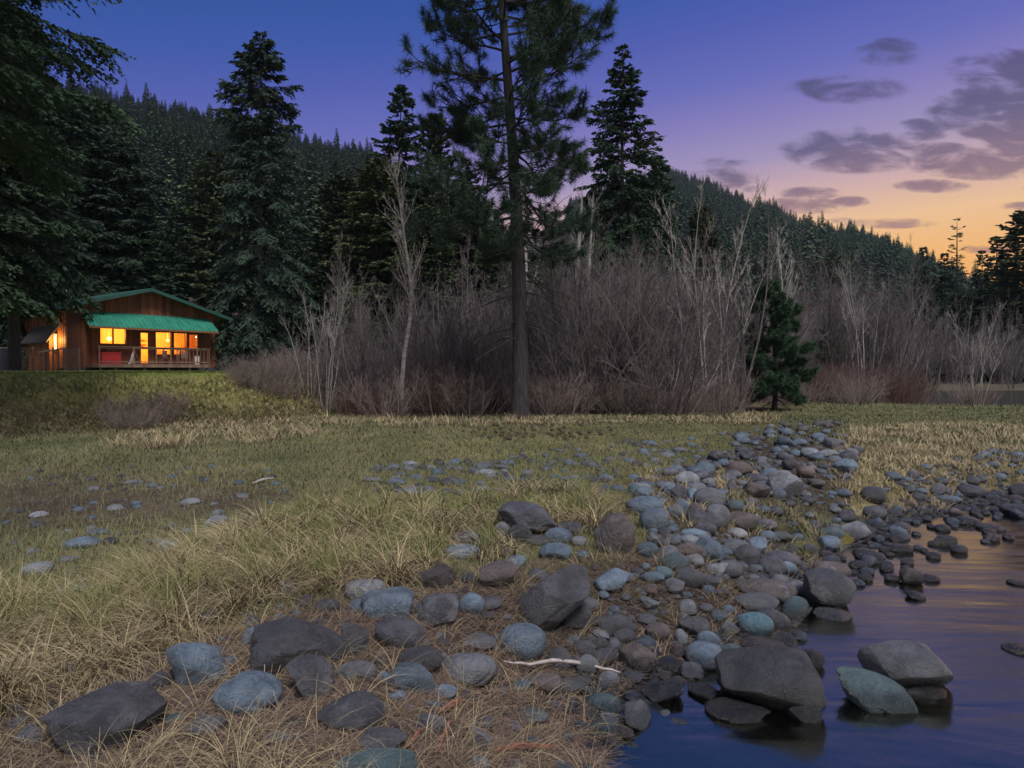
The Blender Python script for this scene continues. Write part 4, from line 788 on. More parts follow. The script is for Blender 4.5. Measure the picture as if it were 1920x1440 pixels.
bx = wcoord(9, 42.5); e = empty('barrel', (*bx, float(terrain(*bx)))); tag(e, 'dark blue upright barrel at the left end of the wire fence', 'barrel'); lathe('body', [(.001, 0), (.36, 0), (.40, .5), (.40, 1.0), (.36, 1.45), (.001, 1.46)], M['plastic'], e); lathe('rim', [(.37, 1.40), (.39, 1.42), (.39, 1.49), (.36, 1.49)], M['steel'], e)
f2A = wcoord(405, 56); f2B = wcoord(520, 58); fe = empty('wire_fence', (*f2A, float(terrain(*f2A)))); tag(fe, 'thin wire fence right of the cabin among the firs', 'fence'); Lx, Ly = f2B[0] - f2A[0], f2B[1] - f2A[1]; mb = MB()
for k_ in range(6): mb.bar((0, 0, .1 + k_ * .22), (Lx, Ly, .1 + k_ * .22), .008, k=3)
mb.build('wires', M['wire'], fe)
for q in (0, .33, .66, 1): MB().bar((Lx * q, Ly * q - .03, -.2), (Lx * q, Ly * q - .03, 1.4), .04).build('post', M['deckwood'], fe)
# ------------------------------------------------------------------ rocks
_bm = bmesh.new(); bmesh.ops.create_icosphere(_bm, subdivisions=5, radius=1); ICO5 = (np.array([v.co[:] for v in _bm.verts]), np.array([[v.index for v in f.verts] for f in _bm.faces])); _bm.free()
_bm = bmesh.new(); bmesh.ops.create_icosphere(_bm, subdivisions=4, radius=1); ICO4 = (np.array([v.co[:] for v in _bm.verts]), np.array([[v.index for v in f.verts] for f in _bm.faces])); _bm.free()
_bm = bmesh.new(); bmesh.ops.create_icosphere(_bm, subdivisions=2, radius=1); ICO2 = (np.array([v.co[:] for v in _bm.verts]), np.array([[v.index for v in f.verts] for f in _bm.faces])); _bm.free()
def rock_shape(seed, kind='r', ico=ICO4, aspect=(1, .8, .7), roll=0., nrm=True):
    r = np.random.default_rng(seed); V = ICO4[0].copy() if ico is ICO4 else ico[0].copy()
    W1 = waves(seed + 1, 10, .8, 2.2); W2 = waves(seed + 2, 16, 3, 9, 1.0); W3 = waves(seed + 3, 22, 10, 34, .9)
    V = V * (1 + (.10 if kind == 'r' else .07) * wn(V, W1))[:, None]
    if kind == 'a': npl, lo, hi, soft = 18, .56, .86, .10
    elif kind == 'm': npl, lo, hi, soft = 9, .60, .88, .22
    else: npl, lo, hi, soft = 5, .72, .95, .45
    for _ in range(npl):
        n = norm(r.normal(size=3)); c = r.uniform(lo, hi); e = V @ n - c
        V = V - np.maximum(e, 0)[:, None] * n * (1 - soft)
    V = V * (1 + (.028 if kind == 'r' else .055) * wn(V, W2) + (.005 if kind == 'r' else .016) * wn(V, W3))[:, None]
    Wr = waves(seed + 5, 7, 1.2, 3.2); gq = wn(V + .15 * wn(V * 3, W1)[:, None], Wr); V = V * (1 - (.035 if kind == 'r' else .075) * np.exp(-(gq / .09) ** 2) - (.0 if kind == 'r' else .03) * sst(wn(V * 1.3 + 4, W1), .35, .5))[:, None]
    V = V * np.array(aspect)
    if roll: c, s = math.cos(roll), math.sin(roll); V = V @ np.array([[c, 0, -s], [0, 1, 0], [s, 0, c]])
    lo_, hi_ = V.min(0), V.max(0); V = (V - (lo_ + hi_) / 2) / ((hi_ - lo_) / 2)
    return V
ROCKS = []   # footprint x, y, radius
def place_rock(box, code, label, seed, bury=.72, inwater=False, hyf=.8, roll=0., lift=0., aspect=(1, .8, .7), big=False, name='rock', cat='rock', group=None, dz=0.):
    x0, y0, x1, y1 = box; cx, cy = (x0 + x1) / 2, (y0 + y1) / 2; u = (cx - 960) / FPX; tn = (cy - HOR) / FPX; d = 3.; hz = .1
    for _ in range(14):
        W = (x1 - x0) / 2 * d / FPX; hy = min(hyf * W, .95 * ((y1 - y0) / 2 * d / FPX) / tn); pv = (y1 - y0) / 2 * d / FPX; hz = math.sqrt(max(pv * pv - (hy * tn) ** 2, (.28 * W) ** 2))
        g_ = float(terrain(u * d, d)); g_ = max(g_, WL) if inwater else g_
        zc = g_ + bury * hz + lift; d = .5 * d + .5 * (EYE - zc) / tn
    ico = ICO5 if big else ICO4
    V = rock_shape(seed, code[1], ico, aspect=aspect, roll=roll) * np.array([W, hy, hz]) ; V[:, 2] = np.where(V[:, 2] < 0, V[:, 2] * (1.35 if lift == 0 else 1), V[:, 2])
    o = build(name, V, ico[1], RM[code[0]], smooth=True); o.location = (u * d, d, zc); o.rotation_euler = (0, 0, -math.atan(u))
    if group is None: tag(o, label, cat)
    else: tag(o, label, cat, group)
    ROCKS.append((u * d, d, (W + hy) / 2, zc + hz)); return o
RL = [
 ((85,1287,296,1420),'da','largest dark boulder in the lower left corner among dry grass',dict(big=1,bury=.8)),
 ((312,1204,419,1301),'bm','blue grey wedge shaped stone right of the lower left boulder',dict(roll=.5,big=1)),
 ((397,1263,521,1349),'bm','smooth dark blue stone with a hollow in its front',dict(big=1)),
 ((469,1156,645,1267),'da','big rough black boulder with flat top left of centre foreground',dict(big=1,bury=.8)),
 ((534,1228,624,1321),'da','dark upright slab leaning on the rough flat topped boulder',dict(aspect=(.7,.5,1),roll=-.4,big=1)),
 ((592,1301,722,1381),'dm','low dark brown boulder at the bottom left of centre',dict(big=1)),
 ((268,1263,312,1306),'dr','small dark stone touching the blue grey wedge',{}),
 ((342,1347,421,1394),'dm','half buried dark stone between the two lower left boulders',{}),
 ((40,1186,125,1239),'ta','flat teal slab lying in the dry grass at far left',dict(bury=.5)),
 ((201,1174,264,1210),'ta','pale teal flat stone in the grass tussock',dict(bury=.5)),
 ((99,1093,193,1124),'bm','long low blue stone in the meadow edge at left',dict(bury=.5)),
 ((173,1102,230,1126),'gr','grey stone half covered by grass beside the long low blue one',dict(bury=.5)),
 ((36,1053,92,1086),'pr','pale rounded stone in the meadow near the left edge',{}),
 ((117,1007,181,1031),'br','speckled blue grey stone farther up the left meadow',{}),
 ((187,1008,219,1024),'dr','small dark stone right of the speckled meadow stone',{}),
 ((453,966,497,993),'pr','lone pale rounded stone in the middle of the left meadow',{}),
 ((159,993,199,1005),'br','flat grey stone just behind the speckled meadow stone',{}),
 ((103,1043,141,1059),'gr','low grey stone right of the pale rounded meadow stone',dict(bury=.4)),
 ((322,1043,362,1057),'br','low blue stone in the short meadow grass left of the tussocks',dict(bury=.4)),
 ((298,1343,338,1367),'tr','little teal stone right of the largest lower left boulder',{}),
 ((517,1353,578,1377),'dr','flat dark stone left of the low dark brown boulder',dict(bury=.5)),
 ((485,1378,544,1408),'bm','half buried blue stone at the bottom below the hollowed stone',dict(bury=.5)),
 ((133,1418,185,1450),'dr','dark stone under the lower left boulder at the picture bottom',{}),
 ((451,1180,497,1216),'ba','blue grey stone peeping out left of the rough flat topped boulder',{}),
 ((360,1146,415,1174),'gm','grey stone sunk in tussock grass above the wedge stone',dict(bury=.5)),
 ((588,1124,636,1154),'dr','small grey stone in grass above the rough flat topped boulder',{}),
 ((645,1085,722,1130),'pr','pale smooth stone left above the blue saddle shaped stone',{}),
 ((675,1104,775,1164),'bm','saddle shaped blue grey stone in the centre left',dict(big=1)),
 ((773,1116,860,1180),'da','dark angular wedge stone right of the blue saddle stone',dict(roll=-.5,big=1)),
 ((858,1113,908,1156),'br','round blue stone right of the dark angular wedge',{}),
 ((701,1158,795,1220),'dr','egg shaped dark purple stone below the blue saddle stone',dict(roll=.3,big=1)),
 ((636,1168,689,1237),'dm','upright dark stone right of the rough flat topped boulder',{}),
 ((745,1216,828,1265),'dr','dark oval stone below the egg shaped one',{}),
 ((820,1226,930,1286),'gm','grey green triangular stone with a pale spot',dict(big=1)),
 ((729,1245,813,1305),'bm','dark blue stone tapering to the right below the oval one',dict(roll=.5)),
 ((717,1278,745,1301),'dr','tiny dark stone at the left of the tapering blue stone',{}),
 ((936,1170,1025,1237),'br','rounded blue barrel shaped stone at picture centre bottom',dict(big=1)),
 ((956,1059,1107,1180),'da','large upright dark slab leaning right in the centre',dict(aspect=(.62,.45,1.1),roll=.85,big=1,bury=.8)),
 ((1047,1130,1111,1180),'da','black stone wedged under the leaning dark slab',{}),
 ((898,1053,975,1108),'na','brown pointed wedge stone behind the leaning slab',dict(roll=-.3)),
 ((779,1061,854,1106),'nm','brownish low stone half veiled by dry grass',{}),
 ((842,997,908,1033),'bm','blue stone at the edge of the tussocks left of the stacked rocks',{}),
 ((832,1022,900,1051),'br','second blue stone directly below the one by the tussocks',{}),
 ((934,939,1043,997),'da','black jagged capstone balanced on other rocks',dict(lift=.115,big=1,aspect=(1,.7,.5),roll=.22,bury=.5)),
 ((926,978,962,1016),'gm','grey upright stone supporting the left of the capstone',{}),
 ((950,983,1002,1022),'km','black stone under the middle of the capstone',{}),
 ((981,1003,1037,1025),'dr','dark flat stone right under the capstone edge',{}),
 ((1021,990,1073,1023),'br','blue rounded stone right of the capstone',{}),
 ((1043,978,1095,1007),'dr','dark rounded stone farthest right beside the capstone stack',{}),
 ((1010,1019,1075,1053),'br','smooth blue oval stone in front of the capstone stack',dict(big=1)),
 ((1071,1006,1100,1027),'gr','small grey stone between the capstone stack and round brown boulder',{}),
 ((1115,963,1192,1041),'nm','round cracked brown boulder between capstone and ridge',dict(big=1,bury=.85)),
 ((1174,930,1245,971),'br','big blue stone at the left end of the ridge',dict(big=1)),
 ((1200,955,1256,997),'br','blue egg stone in front of the left ridge end',{}),
 ((1178,905,1222,924),'pr','pale flat stone at the back of the left ridge end',{}),
 ((1196,1017,1236,1050),'br','dark blue stone alone in straw right of the brown boulder',{}),
 ((1121,1153,1188,1194),'dr','dark dome stone right of the leaning slab',{}),
 ((1150,1180,1194,1212),'dr','dark round stone just below the dark dome',{}),
 ((1212,1169,1260,1205),'nr','brown round stone right of the dark dome',{}),
 ((1162,1209,1236,1267),'nm','brown triangular stone at the water inlet corner',dict(big=1)),
 ((1079,1230,1125,1275),'gr','round grey green stone left of the brown triangular one',{}),
 ((1027,1216,1073,1263),'dm','dark cracked stone right of the barrel shaped stone',{}),
 ((1075,1204,1115,1236),'dr','dark stone resting on the round grey green one',{}),
 ((1140,1200,1166,1236),'dr','small dark upright stone left of the triangular one',{}),
 ((1113,1198,1143,1226),'dr','small dark stone filling the gap below the dark dome',{}),
 ((1128,1256,1162,1276),'nr','small brown stone above the driftwood end',{}),
 ((1166,1263,1210,1289),'pm','small pale brown stone at the inlet edge',{}),
 ((1020,1268,1110,1310),'gm','grey flat stone under the driftwood stick',dict(bury=.5)),
 ((958,1277,997,1305),'bm','small blue block below the barrel shaped stone',{}),
 ((878,1345,926,1377),'dm','dark stone at bottom centre above the pebble',{}),
 ((878,1385,914,1420),'dr','round dark pebble at bottom centre',{}),
 ((964,1335,1029,1363),'tr','flat teal stone in wet straw near the water',dict(bury=.5)),
 ((672,1367,761,1424),'dm','dark brown block at the bottom edge below the low boulder',{}),
 ((618,1418,780,1470),'tr','broad teal boulder cut by the bottom edge of the picture',dict(big=1)),
 ((853,1424,916,1456),'br','blue stone cut by the bottom edge at centre',{}),
 ((807,1287,856,1315),'br','blue pebble stone right of the tapering blue stone',{}),
 ((793,1319,825,1339),'br','tiny blue stone in straw at bottom centre',{}),
 ((856,1190,930,1224),'dm','dark flat stone half buried left of the barrel shaped stone',dict(bury=.45)),
 ((1440,882,1507,936),'ga','pointed grey boulder highest on the stony ridge',dict(big=1)),
 ((1395,902,1446,936),'nm','brown sloping stone left of the pointed grey boulder',{}),
 ((1446,917,1476,936),'br','small blue stone in front of the pointed grey boulder',{}),
 ((1564,860,1608,889),'bm','blue angular boulder at the right rim of the ridge in straw',{}),
 ((1595,837,1622,850),'dr','lone dark stone in the straw right of the ridge top',{}),
 ((1258,910,1294,938),'dm','dark block stone behind the left ridge',{}),
 ((1301,914,1362,951),'gr','rounded grey boulder in the middle left of the ridge',dict(big=1)),
 ((1322,946,1371,989),'gr','pale grey dome stone in the ridge above the straw hollow',dict(big=1)),
 ((1363,959,1423,992),'nr','long dark brown stone right of the grey dome',{}),
 ((1417,974,1459,994),'dr','dark low stone left of the grassy tuft on the ridge',{}),
 ((1365,937,1396,959),'tr','small teal stone behind the grey dome',{}),
 ((1252,947,1284,976),'gr','round grey stone left of the grey dome stone',{}),
 ((1279,992,1327,1009),'br','flat blue stone below the grey dome',{}),
 ((1427,996,1459,1019),'br','small blue stone before the moss patch',{}),
 ((1277,1003,1312,1024),'pr','small pale stone left in the straw hollow',{}),
 ((1305,1009,1361,1052),'bm','blue angular stone in the centre of the straw hollow',{}),
 ((1359,1011,1410,1045),'gr','grey stone right of the blue angular one',{}),
 ((1380,1022,1427,1064),'dr','round dark stone at the crowded water side of the ridge',{}),
 ((1425,1045,1477,1083),'dr','dark striped oval stone beside the water',{}),
 ((1440,1034,1500,1070),'dr','dark oval stone behind the striped one at the water edge',{}),
 ((1344,1052,1395,1084),'gr','speckled grey stone left of the striped oval stone',{}),
 ((1391,1086,1492,1135),'nr','long flat brown boulder sloping into the water',dict(big=1)),
 ((1447,1079,1483,1105),'pm','small pale pinkish stone on the long flat boulder',{}),
 ((1378,1112,1462,1155),'gr','smooth grey boulder below the long flat brown one',dict(big=1)),
 ((1421,1141,1485,1187),'dm','dark split stone at the water beside the speckled blue one',{}),
 ((1386,1150,1453,1200),'sr','bright speckled blue round stone at the water edge',dict(big=1)),
 ((1266,1064,1324,1103),'dr','dark oval stone in straw left of the water side cobbles',{}),
 ((1234,1234,1281,1266),'km','wet black flat stone at the inlet mouth',{}),
 ((1207,1275,1284,1322),'ka','gnarled wet black stone at the tip of the bank',dict(inwater=True)),
 ((1524,1052,1597,1094),'nr','brown stone behind the square boulder in the water',dict(inwater=True)),
 ((1509,1069,1605,1148),'da','square dark boulder standing in shallow water',dict(big=1,inwater=True,bury=.8)),
 ((1532,1144,1599,1166),'gm','flat pale wet stone in front of the square boulder',dict(inwater=True,bury=.3)),
 ((1693,1065,1734,1100),'nm','brown green stone alone out in the water',dict(inwater=True)),
 ((1731,1078,1766,1095),'dr','low dark stone right beside the lone brown green one',dict(inwater=True,bury=.4)),
 ((1704,1110,1739,1130),'km','tiny black rock breaking the water below the lone stones',dict(inwater=True,bury=.4)),
 ((1596,1053,1630,1070),'kr','flat black stone left out in the water near the bank',dict(inwater=True,bury=.5)),
 ((1896,1089,1930,1101),'kr','low black stone at the right edge of the water',dict(inwater=True,bury=.4)),
 ((1890,1208,1940,1232),'kr','low dark rock ridge in the water at the right edge',dict(inwater=True,bury=.3)),
 ((1346,1206,1543,1335),'dm','largest smooth brown boulder standing in the creek',dict(big=1,inwater=True,bury=.85)),
 ((1393,1196,1476,1230),'nr','rounded brown stone just behind the largest creek boulder',dict(inwater=True)),
 ((1502,1221,1550,1257),'kr','black round stone right behind the largest creek boulder',dict(inwater=True)),
 ((1622,1200,1781,1300),'ga','tall grey wedge boulder in the water at right',dict(big=1,inwater=True,bury=.75)),
 ((1580,1260,1718,1347),'tm','long teal green boulder in front of the grey wedge boulder',dict(big=1,inwater=True,bury=.5,roll=.35,aspect=(1,.6,.45))),
 ((1293,1285,1361,1322),'kn'.replace('n','a'),'dark square wet stone left of the largest creek boulder',dict(inwater=True,bury=.4)),
 ((1327,1317,1448,1362),'ka','long black wet stone in front of the largest creek boulder',dict(inwater=True,bury=.3)),
 ((1477,1307,1545,1372),'ka','shiny wet black rock at the foot of the largest creek boulder',dict(inwater=True,bury=.4)),
 ((1690,1280,1776,1314),'ka','low wet black rock at the foot of the grey wedge boulder',dict(inwater=True,bury=.3)),
 ((1800,908,1847,936),'kr','dark boulder on the far shore of the inlet',dict(inwater=True)),
 ((1897,906,1935,936),'kr','dark boulder on the far shore at the right edge',dict(inwater=True)),
 ((1882,945,1940,972),'km','black low boulder in the water at the right edge',dict(inwater=True,bury=.5)),
 ((1794,968,1840,988),'dr','dark low stone in the upper creek',dict(inwater=True,bury=.5)),
 ((1837,983,1886,998),'dr','long flat dark stone right of the upper creek stone',dict(inwater=True,bury=.4)),
 ((1755,929,1804,944),'br','flat blue stone at the far shore',dict(inwater=True,bury=.4)),
 ((1669,977,1706,992),'dr','flat dark stone at the head of the creek pool',dict(inwater=True,bury=.4)),
 ((1622,949,1665,976),'dr','dark rounded stone where ridge meets the creek',{}),
 ((1616,912,1661,944),'dr','dark dome stone behind the ridge and creek corner',{}),
 ((1661,1019,1714,1041),'km','black wet stone pointing out into the pool',dict(inwater=True,bury=.4)),
]
for i, (bx_, code, lab, kw) in enumerate(RL): place_rock(bx_, code, lab, 1000 + i * 17, **kw)
# generic cobbles: individual copies up to about 300 rocks in view, the rest one mesh
r = np.random.default_rng(5)
COBZ = [(RIDGE_Z, 330, (.07, .21), 'ridge'), ([(1560,1005),(1640,965),(1650,900),(1920,850),(2050,850),(2050,922),(1850,936),(1730,958),(1620,1012)], 150, (.06, .17), 'shore'),
        ([(0,1330),(250,1180),(620,1120),(900,1010),(1120,1010),(1150,1440),(0,1440)], 120, (.05, .15), 'fore'),
        ([(690,880),(960,880),(960,935),(690,940)], 26, (.10, .22), 'meadow'), ([(20,890),(560,890),(500,980),(380,1060),(20,1080)], 20, (.07, .20), 'meadow'), ([(1010,850),(1400,830),(1200,935),(980,905)], 20, (.1, .24), 'meadow'),
        ([(1180,1225),(1350,1195),(1480,1180),(1500,1110),(1510,1120),(1490,1200),(1300,1235),(1200,1290)], 9, (.05, .12), 'shore'),
        ([(1600,1000),(1680,985),(1740,975),(1880,945),(1920,960),(1750,1000),(1690,1030),(1600,1060)], 20, (.06, .15), 'water')]
cob = []
RA = np.array([(a, b_, c) for a, b_, c, _ in ROCKS])
acc = [(a, b_, c * .85) for a, b_, c in RA]
for poly, n, (r0_, r1_), tg_ in COBZ:
    pl = np.array(poly, float); lo, hi = pl.min(0), pl.max(0); got = 0; tries = 0
    while got < n and tries < n * 14:
        tries += 1; q = lo + (hi - lo) * r.random(2)
        if sdf(q[None], pl)[0] > 0: continue
        y_ = (EYE + .05) * FPX / max(q[1] - HOR, 20); x_ = (q[0] - 960) / FPX * y_; rr = (r0_ + (r1_ - r0_) * r.random() ** 1.8) * (1 if tg_ == 'meadow' else min(1.25, .65 + y_ * .05)) * .75
        A_ = np.array(acc[-900:] if len(acc) > 900 else acc); dd = np.hypot(A_[:, 0] - x_, A_[:, 1] - y_)
        if (dd < (A_[:, 2] + rr) * (.78 if tg_ in ('ridge', 'shore') else 1.0)).any(): continue
        acc.append((x_, y_, rr)); cob.append((x_, y_, rr, tg_)); got += 1
CV = []
kinds = ['b', 'b', 'd', 'g', 'b', 'n', 't', 'd', 'g', 'p', 'd', 'b', 'r', 'n', 'g', 'd', 'b', 'g']
for i, k_ in enumerate(kinds):
    V_ = rock_shape(3000 + i * 7, 'm' if i % 3 else 'r', ICO4); V_[:, 2] *= .62; V_[:, 1] *= random.uniform(.65, .95); CV.append(build('cobble', V_, ICO4[1], RM[k_], smooth=True, link=False))
NIND = 300 - len(RL)
cob.sort(key=lambda c: -c[2] / c[1]); LABC = {'ridge': ('small rounded cobble heaped on the stony ridge beside the creek', 'cobbles of the stony ridge'), 'shore': ('small dark cobble along the creek shore', 'cobbles of the creek shore'), 'fore': ('small stone lying in straw between the foreground boulders', 'small stones between the foreground boulders'), 'meadow': ('pale stone sunk flat in the short meadow grass', 'flat stones in the meadow'), 'water': ('small dark stone just breaking the creek surface', 'small stones in the creek')}
LV = []; LF = []; n0 = 0; SMV = {}
_small = []
for i, (x_, y_, rr, tg_) in enumerate(cob):
    ki = int(r.integers(0, len(kinds))); 
    if tg_ in ('shore', 'water') and kinds[ki] in 'pgtr': ki = 2
    if tg_ == 'meadow': ki = int(r.choice([9, 3, 9, 0]))
    z_ = float(terrain(x_, y_)); z_ = (max(z_, WL) if tg_ in ('water', 'shore') else z_) + rr * (.24 if tg_ != 'meadow' else .0)
    if tg_ == 'ridge': z_ += rr * .12
    if i < NIND:
        o = CV[ki].copy(); COL.objects.link(o); o.location = (x_, y_, z_); o.scale = (rr * r.uniform(.9, 1.25), rr * r.uniform(.9, 1.1), rr * r.uniform(.85, 1.25) * (.6 if tg_ == 'meadow' else 1)); o.rotation_euler = (r.normal(0, .18), r.normal(0, .18), r.uniform(0, 6.28)); tag(o, LABC[tg_][0], 'cobble', LABC[tg_][1])
    else: _small.append((x_, y_, z_, rr, ki, tg_))
    ROCKS.append((x_, y_, rr * .8, z_))
def stones_mesh(name, items, label, mats, ico=ICO2, flat=.6):
    base = [rock_shape(4000 + j, 'r', ico) * np.array([1, .82, flat]) for j in range(10)]; Vs = []; Fs = []; mi = []; n0 = 0
    for (x_, y_, z_, rr, ki) in items:
        v_ = base[int(r.integers(0, 10))]; a = r.random() * 6.28; c, s = math.cos(a), math.sin(a); v_ = np.stack([v_[:, 0] * c - v_[:, 1] * s, v_[:, 0] * s + v_[:, 1] * c, v_[:, 2]], -1) * rr + (x_, y_, z_)
        Vs.append(v_); Fs.append(ico[1] + n0); n0 += len(v_); mi.append(np.full(len(ico[1]), ki))
    o = build(name, np.concatenate(Vs), np.concatenate(Fs), mats[0], smooth=True)
    for m_ in mats[1:]: o.data.materials.append(m_)
    o.data.polygons.foreach_set('material_index', np.concatenate(mi).astype(np.int32)); tag(o, label, 'stones', kind='stuff'); return o
_bm = bmesh.new(); bmesh.ops.create_icosphere(_bm, subdivisions=3, radius=1); ICO3 = (np.array([v.co[:] for v in _bm.verts]), np.array([[v.index for v in f.verts] for f in _bm.faces])); _bm.free()
mats = [RM['b'], RM['d'], RM['g'], RM['n'], RM['p']]
kmap = {'b': 0, 't': 0, 'd': 1, 'g': 2, 'n': 3, 'r': 3, 'p': 4}
stones_mesh('small_stones', [(x_, y_, z_, rr, kmap[kinds[ki]]) for x_, y_, z_, rr, ki, _ in _small], 'small stones filling the ridge, shore and meadow between the larger rocks', mats, ICO3)
# pebbles: fill between
items = []
for poly, n, (a_, b_) in ((RIDGE_Z, 2600, (.012, .05)), (COBZ[1][0], 1500, (.012, .05)), (BARE_Z, 900, (.008, .03)), (DIRT_Z, 140, (.02, .06)), ([(1010,850),(1480,800),(1300,935),(700,940),(700,880)], 200, (.03, .08))):
    pl = np.array(poly, float); lo, hi = np.maximum(pl.min(0), (-100, 790)), np.minimum(pl.max(0), (2100, 1500)); q = lo + (hi - lo) * r.random((n * 2, 2)); q = q[sdf(q, pl) < 0][:n]
    y_ = EYE * FPX / (q[:, 1] - HOR); x_ = (q[:, 0] - 960) / FPX * y_; z_ = terrain(x_, y_); rr = (a_ + (b_ - a_) * r.random(len(q)) ** 2.5) * np.clip(.5 + y_ * .1, .6, 1.8); kk_ = r.integers(0, 4, len(q)); items += list(zip(x_, y_, z_ + rr * .1, rr, kk_))
for _ in range(900):   # stones on the creek bed
    x_, y_ = r.uniform(.6, 9), r.uniform(2.6, 11); 
    if x_ / y_ > .95: continue
    rr = .03 + .10 * r.random() ** 2; z_ = float(terrain(x_, y_))
    if z_ < WL - .06: items.append((x_, y_, min(z_ + rr * .1, WL - rr * .7 - .02), rr, int(r.integers(0, 4))))
stones_mesh('pebbles', items, 'pebbles and gravel strewn over ridge, bank and creek bed', mats, ICO2, .55)
# ------------------------------------------------------------------ grass
RK = np.array(ROCKS)
def clear_of_rocks(x, y, f=.9):
    ok = np.ones(len(x), bool)
    for i in range(0, len(x), 20000):
        dx = x[i:i+20000, None] - RK[None, :, 0]; dy = y[i:i+20000, None] - RK[None, :, 1]; ok[i:i+20000] = ~((dx * dx + dy * dy) < (RK[None, :, 2] * f) ** 2).any(1)
    return ok
def blades(x, y, z, L, phi, th0, th1, wdt, tint, segs=4, twist=None):
    n = len(x); P = np.zeros((n, segs + 1, 3)); P[:, 0] = np.stack([x, y, z], -1); tw = np.zeros(n) if twist is None else twist
    for i in range(1, segs + 1):
        t_ = (i - .5) / segs; th = th0 + (th1 - th0) * t_; ph = phi + tw * t_; P[:, i] = P[:, i - 1] + np.stack([np.sin(th) * np.cos(ph), np.sin(th) * np.sin(ph), np.cos(th)], -1) * (L / segs)[:, None]
    side = np.stack([-np.sin(phi + r.normal(0, .6, n)), np.cos(phi), 0 * phi], -1); side = norm(side)
    wv = wdt[:, None] * (1 - (np.arange(segs + 1) / segs) ** 1.6 * .93)[None]
    A_ = P + side[:, None] * wv[..., None]; B_ = P - side[:, None] * wv[..., None]; V = np.stack([A_, B_], 2).reshape(-1, 3)
    b0 = (np.arange(n) * (segs + 1) * 2)[:, None] + (np.arange(segs) * 2)[None]; F = np.stack([b0, b0 + 1, b0 + 3, b0 + 2], -1).reshape(-1, 4)
    return V, F, np.repeat(tint, (segs + 1) * 2)
def sample_px(n, poly, bounds=None):
    """points of the ground, denser near the camera"""
    pl = np.array(poly, float); lo, hi = pl.min(0), pl.max(0); lo = np.maximum(lo, (-260, 740)); hi = np.minimum(hi, (2180, 1620)); out = []
    while sum(map(len, out)) < n:
        q = lo + (hi - lo) * r.random((n, 2)); q = q[sdf(q, pl) < 0]; out.append(q)
    q = np.concatenate(out)[:n]; y_ = EYE * FPX / (q[:, 1] - HOR); return (q[:, 0] - 960) / FPX * y_, y_
def tufts(name, poly, nt, per, Lr, th0r, th1r, wd, mat, label, rad=.12, flow=None, fl=.5, segs=5, clear=.85, wet=True, front=.12):
    tx_, ty_ = sample_px(nt, poly); ok = clear_of_rocks(tx_, ty_, .6); tx_, ty_ = tx_[ok], ty_[ok]; nt = len(tx_)
    tl = r.uniform(*Lr, nt) * (.6 + .6 * sst(wn(np.stack([tx_, ty_, 0 * tx_], -1) * 3, WA), -.8, .8)); tphi = r.uniform(0, 6.28, nt); ttint = r.random(nt)
    i = np.repeat(np.arange(nt), per); n = len(i); a = r.uniform(0, 6.28, n); q = np.sqrt(r.random(n)) * rad * np.clip(ty_[i] / 6, .6, 3)
    x_ = tx_[i] + q * np.cos(a); y_ = ty_[i] + q * np.sin(a); z_ = terrain(x_, y_)
    phi = a + r.normal(0, .5, n)
    if flow is not None: fx, fy = np.cos(phi) * (1 - fl) + np.cos(flow + .6 * np.sin(tphi[i])) * fl, np.sin(phi) * (1 - fl) + np.sin(flow + .6 * np.sin(tphi[i])) * fl; phi = np.arctan2(fy, fx)
    ok = clear_of_rocks(x_, y_, clear) & (z_ > WL + .0) & (clear_of_rocks(x_, y_ + .16, 1.) & clear_of_rocks(x_, y_ + .34, .8) | (r.random(n) < front)); sc_ = np.clip(y_ / 5, .8, 4)
    L = tl[i] * r.uniform(.5, 1.15, n); V, F, ti = blades(x_[ok], y_[ok], z_[ok] - .01, L[ok], phi[ok], r.uniform(*th0r, n)[ok], r.uniform(*th1r, n)[ok], (wd * r.uniform(.6, 1.3, n) * sc_)[ok], (ttint[i] * .4 + .6 * r.random(n))[ok], segs, r.normal(0, .5, n)[ok])
    return tag(build(name, V, F, mat, tint=ti), label, 'grass', kind='stuff')
FORE = [(-260,1160),(0,1135),(200,1122),(400,1030),(600,960),(800,945),(1100,930),(1180,990),(1100,1010),(900,1060),(700,1120),(480,1150),(300,1240),(0,1360),(-260,1400)]
tufts('dry_grass', FORE, 950, 62, (.16, .46), (.1, .9), (1.3, 2.5), .0032, M['grass_dry'], 'long pale straw grass flopping over in tussocks at the meadow edge', rad=.07, flow=-1.9, fl=.42, front=.04)
tufts('dry_grass', BARE_Z, 620, 24, (.10, .32), (.3, 1.0), (1.2, 2.2), .0018, M['grass_dry'], 'thin straw grass scattered between the foreground boulders', rad=.07, flow=-1.2, fl=.3, front=.5, clear=.7)
tufts('green_grass', [(-260,1150),(0,1130),(200,1115),(400,1030),(600,955),(850,940),(1100,930),(1150,980),(900,1050),(650,1110),(400,1160),(150,1250),(-260,1290)], 950, 34, (.12, .28), (.0, .35), (.2, 1.0), .0019, M['grass_green'], 'green grass tufts sprouting through the straw', rad=.06)
tufts('dry_grass', [(1180,900),(1420,880),(1560,960),(1600,1010),(1500,1050),(1400,1000),(1230,1000)], 240, 40, (.10, .24), (.1, .8), (.8, 1.9), .0022, M['grass_dry'], 'straw coloured tufts growing through the stony ridge', rad=.1)
tufts('green_grass', [(1385,935),(1560,930),(1580,985),(1460,990),(1390,960)], 70, 60, (.12, .22), (.1, .8), (.6, 1.8), .0022, M['grass_mix'], 'grass tuft on the ridge by the water', rad=.12)
tufts('dry_grass', [(1240,1060),(1390,1060),(1390,1210),(1290,1240),(1190,1130)], 90, 34, (.10, .24), (.2, .9), (1.0, 2.2), .0018, M['grass_dry'], 'straw between the cobbles by the pool', rad=.08)
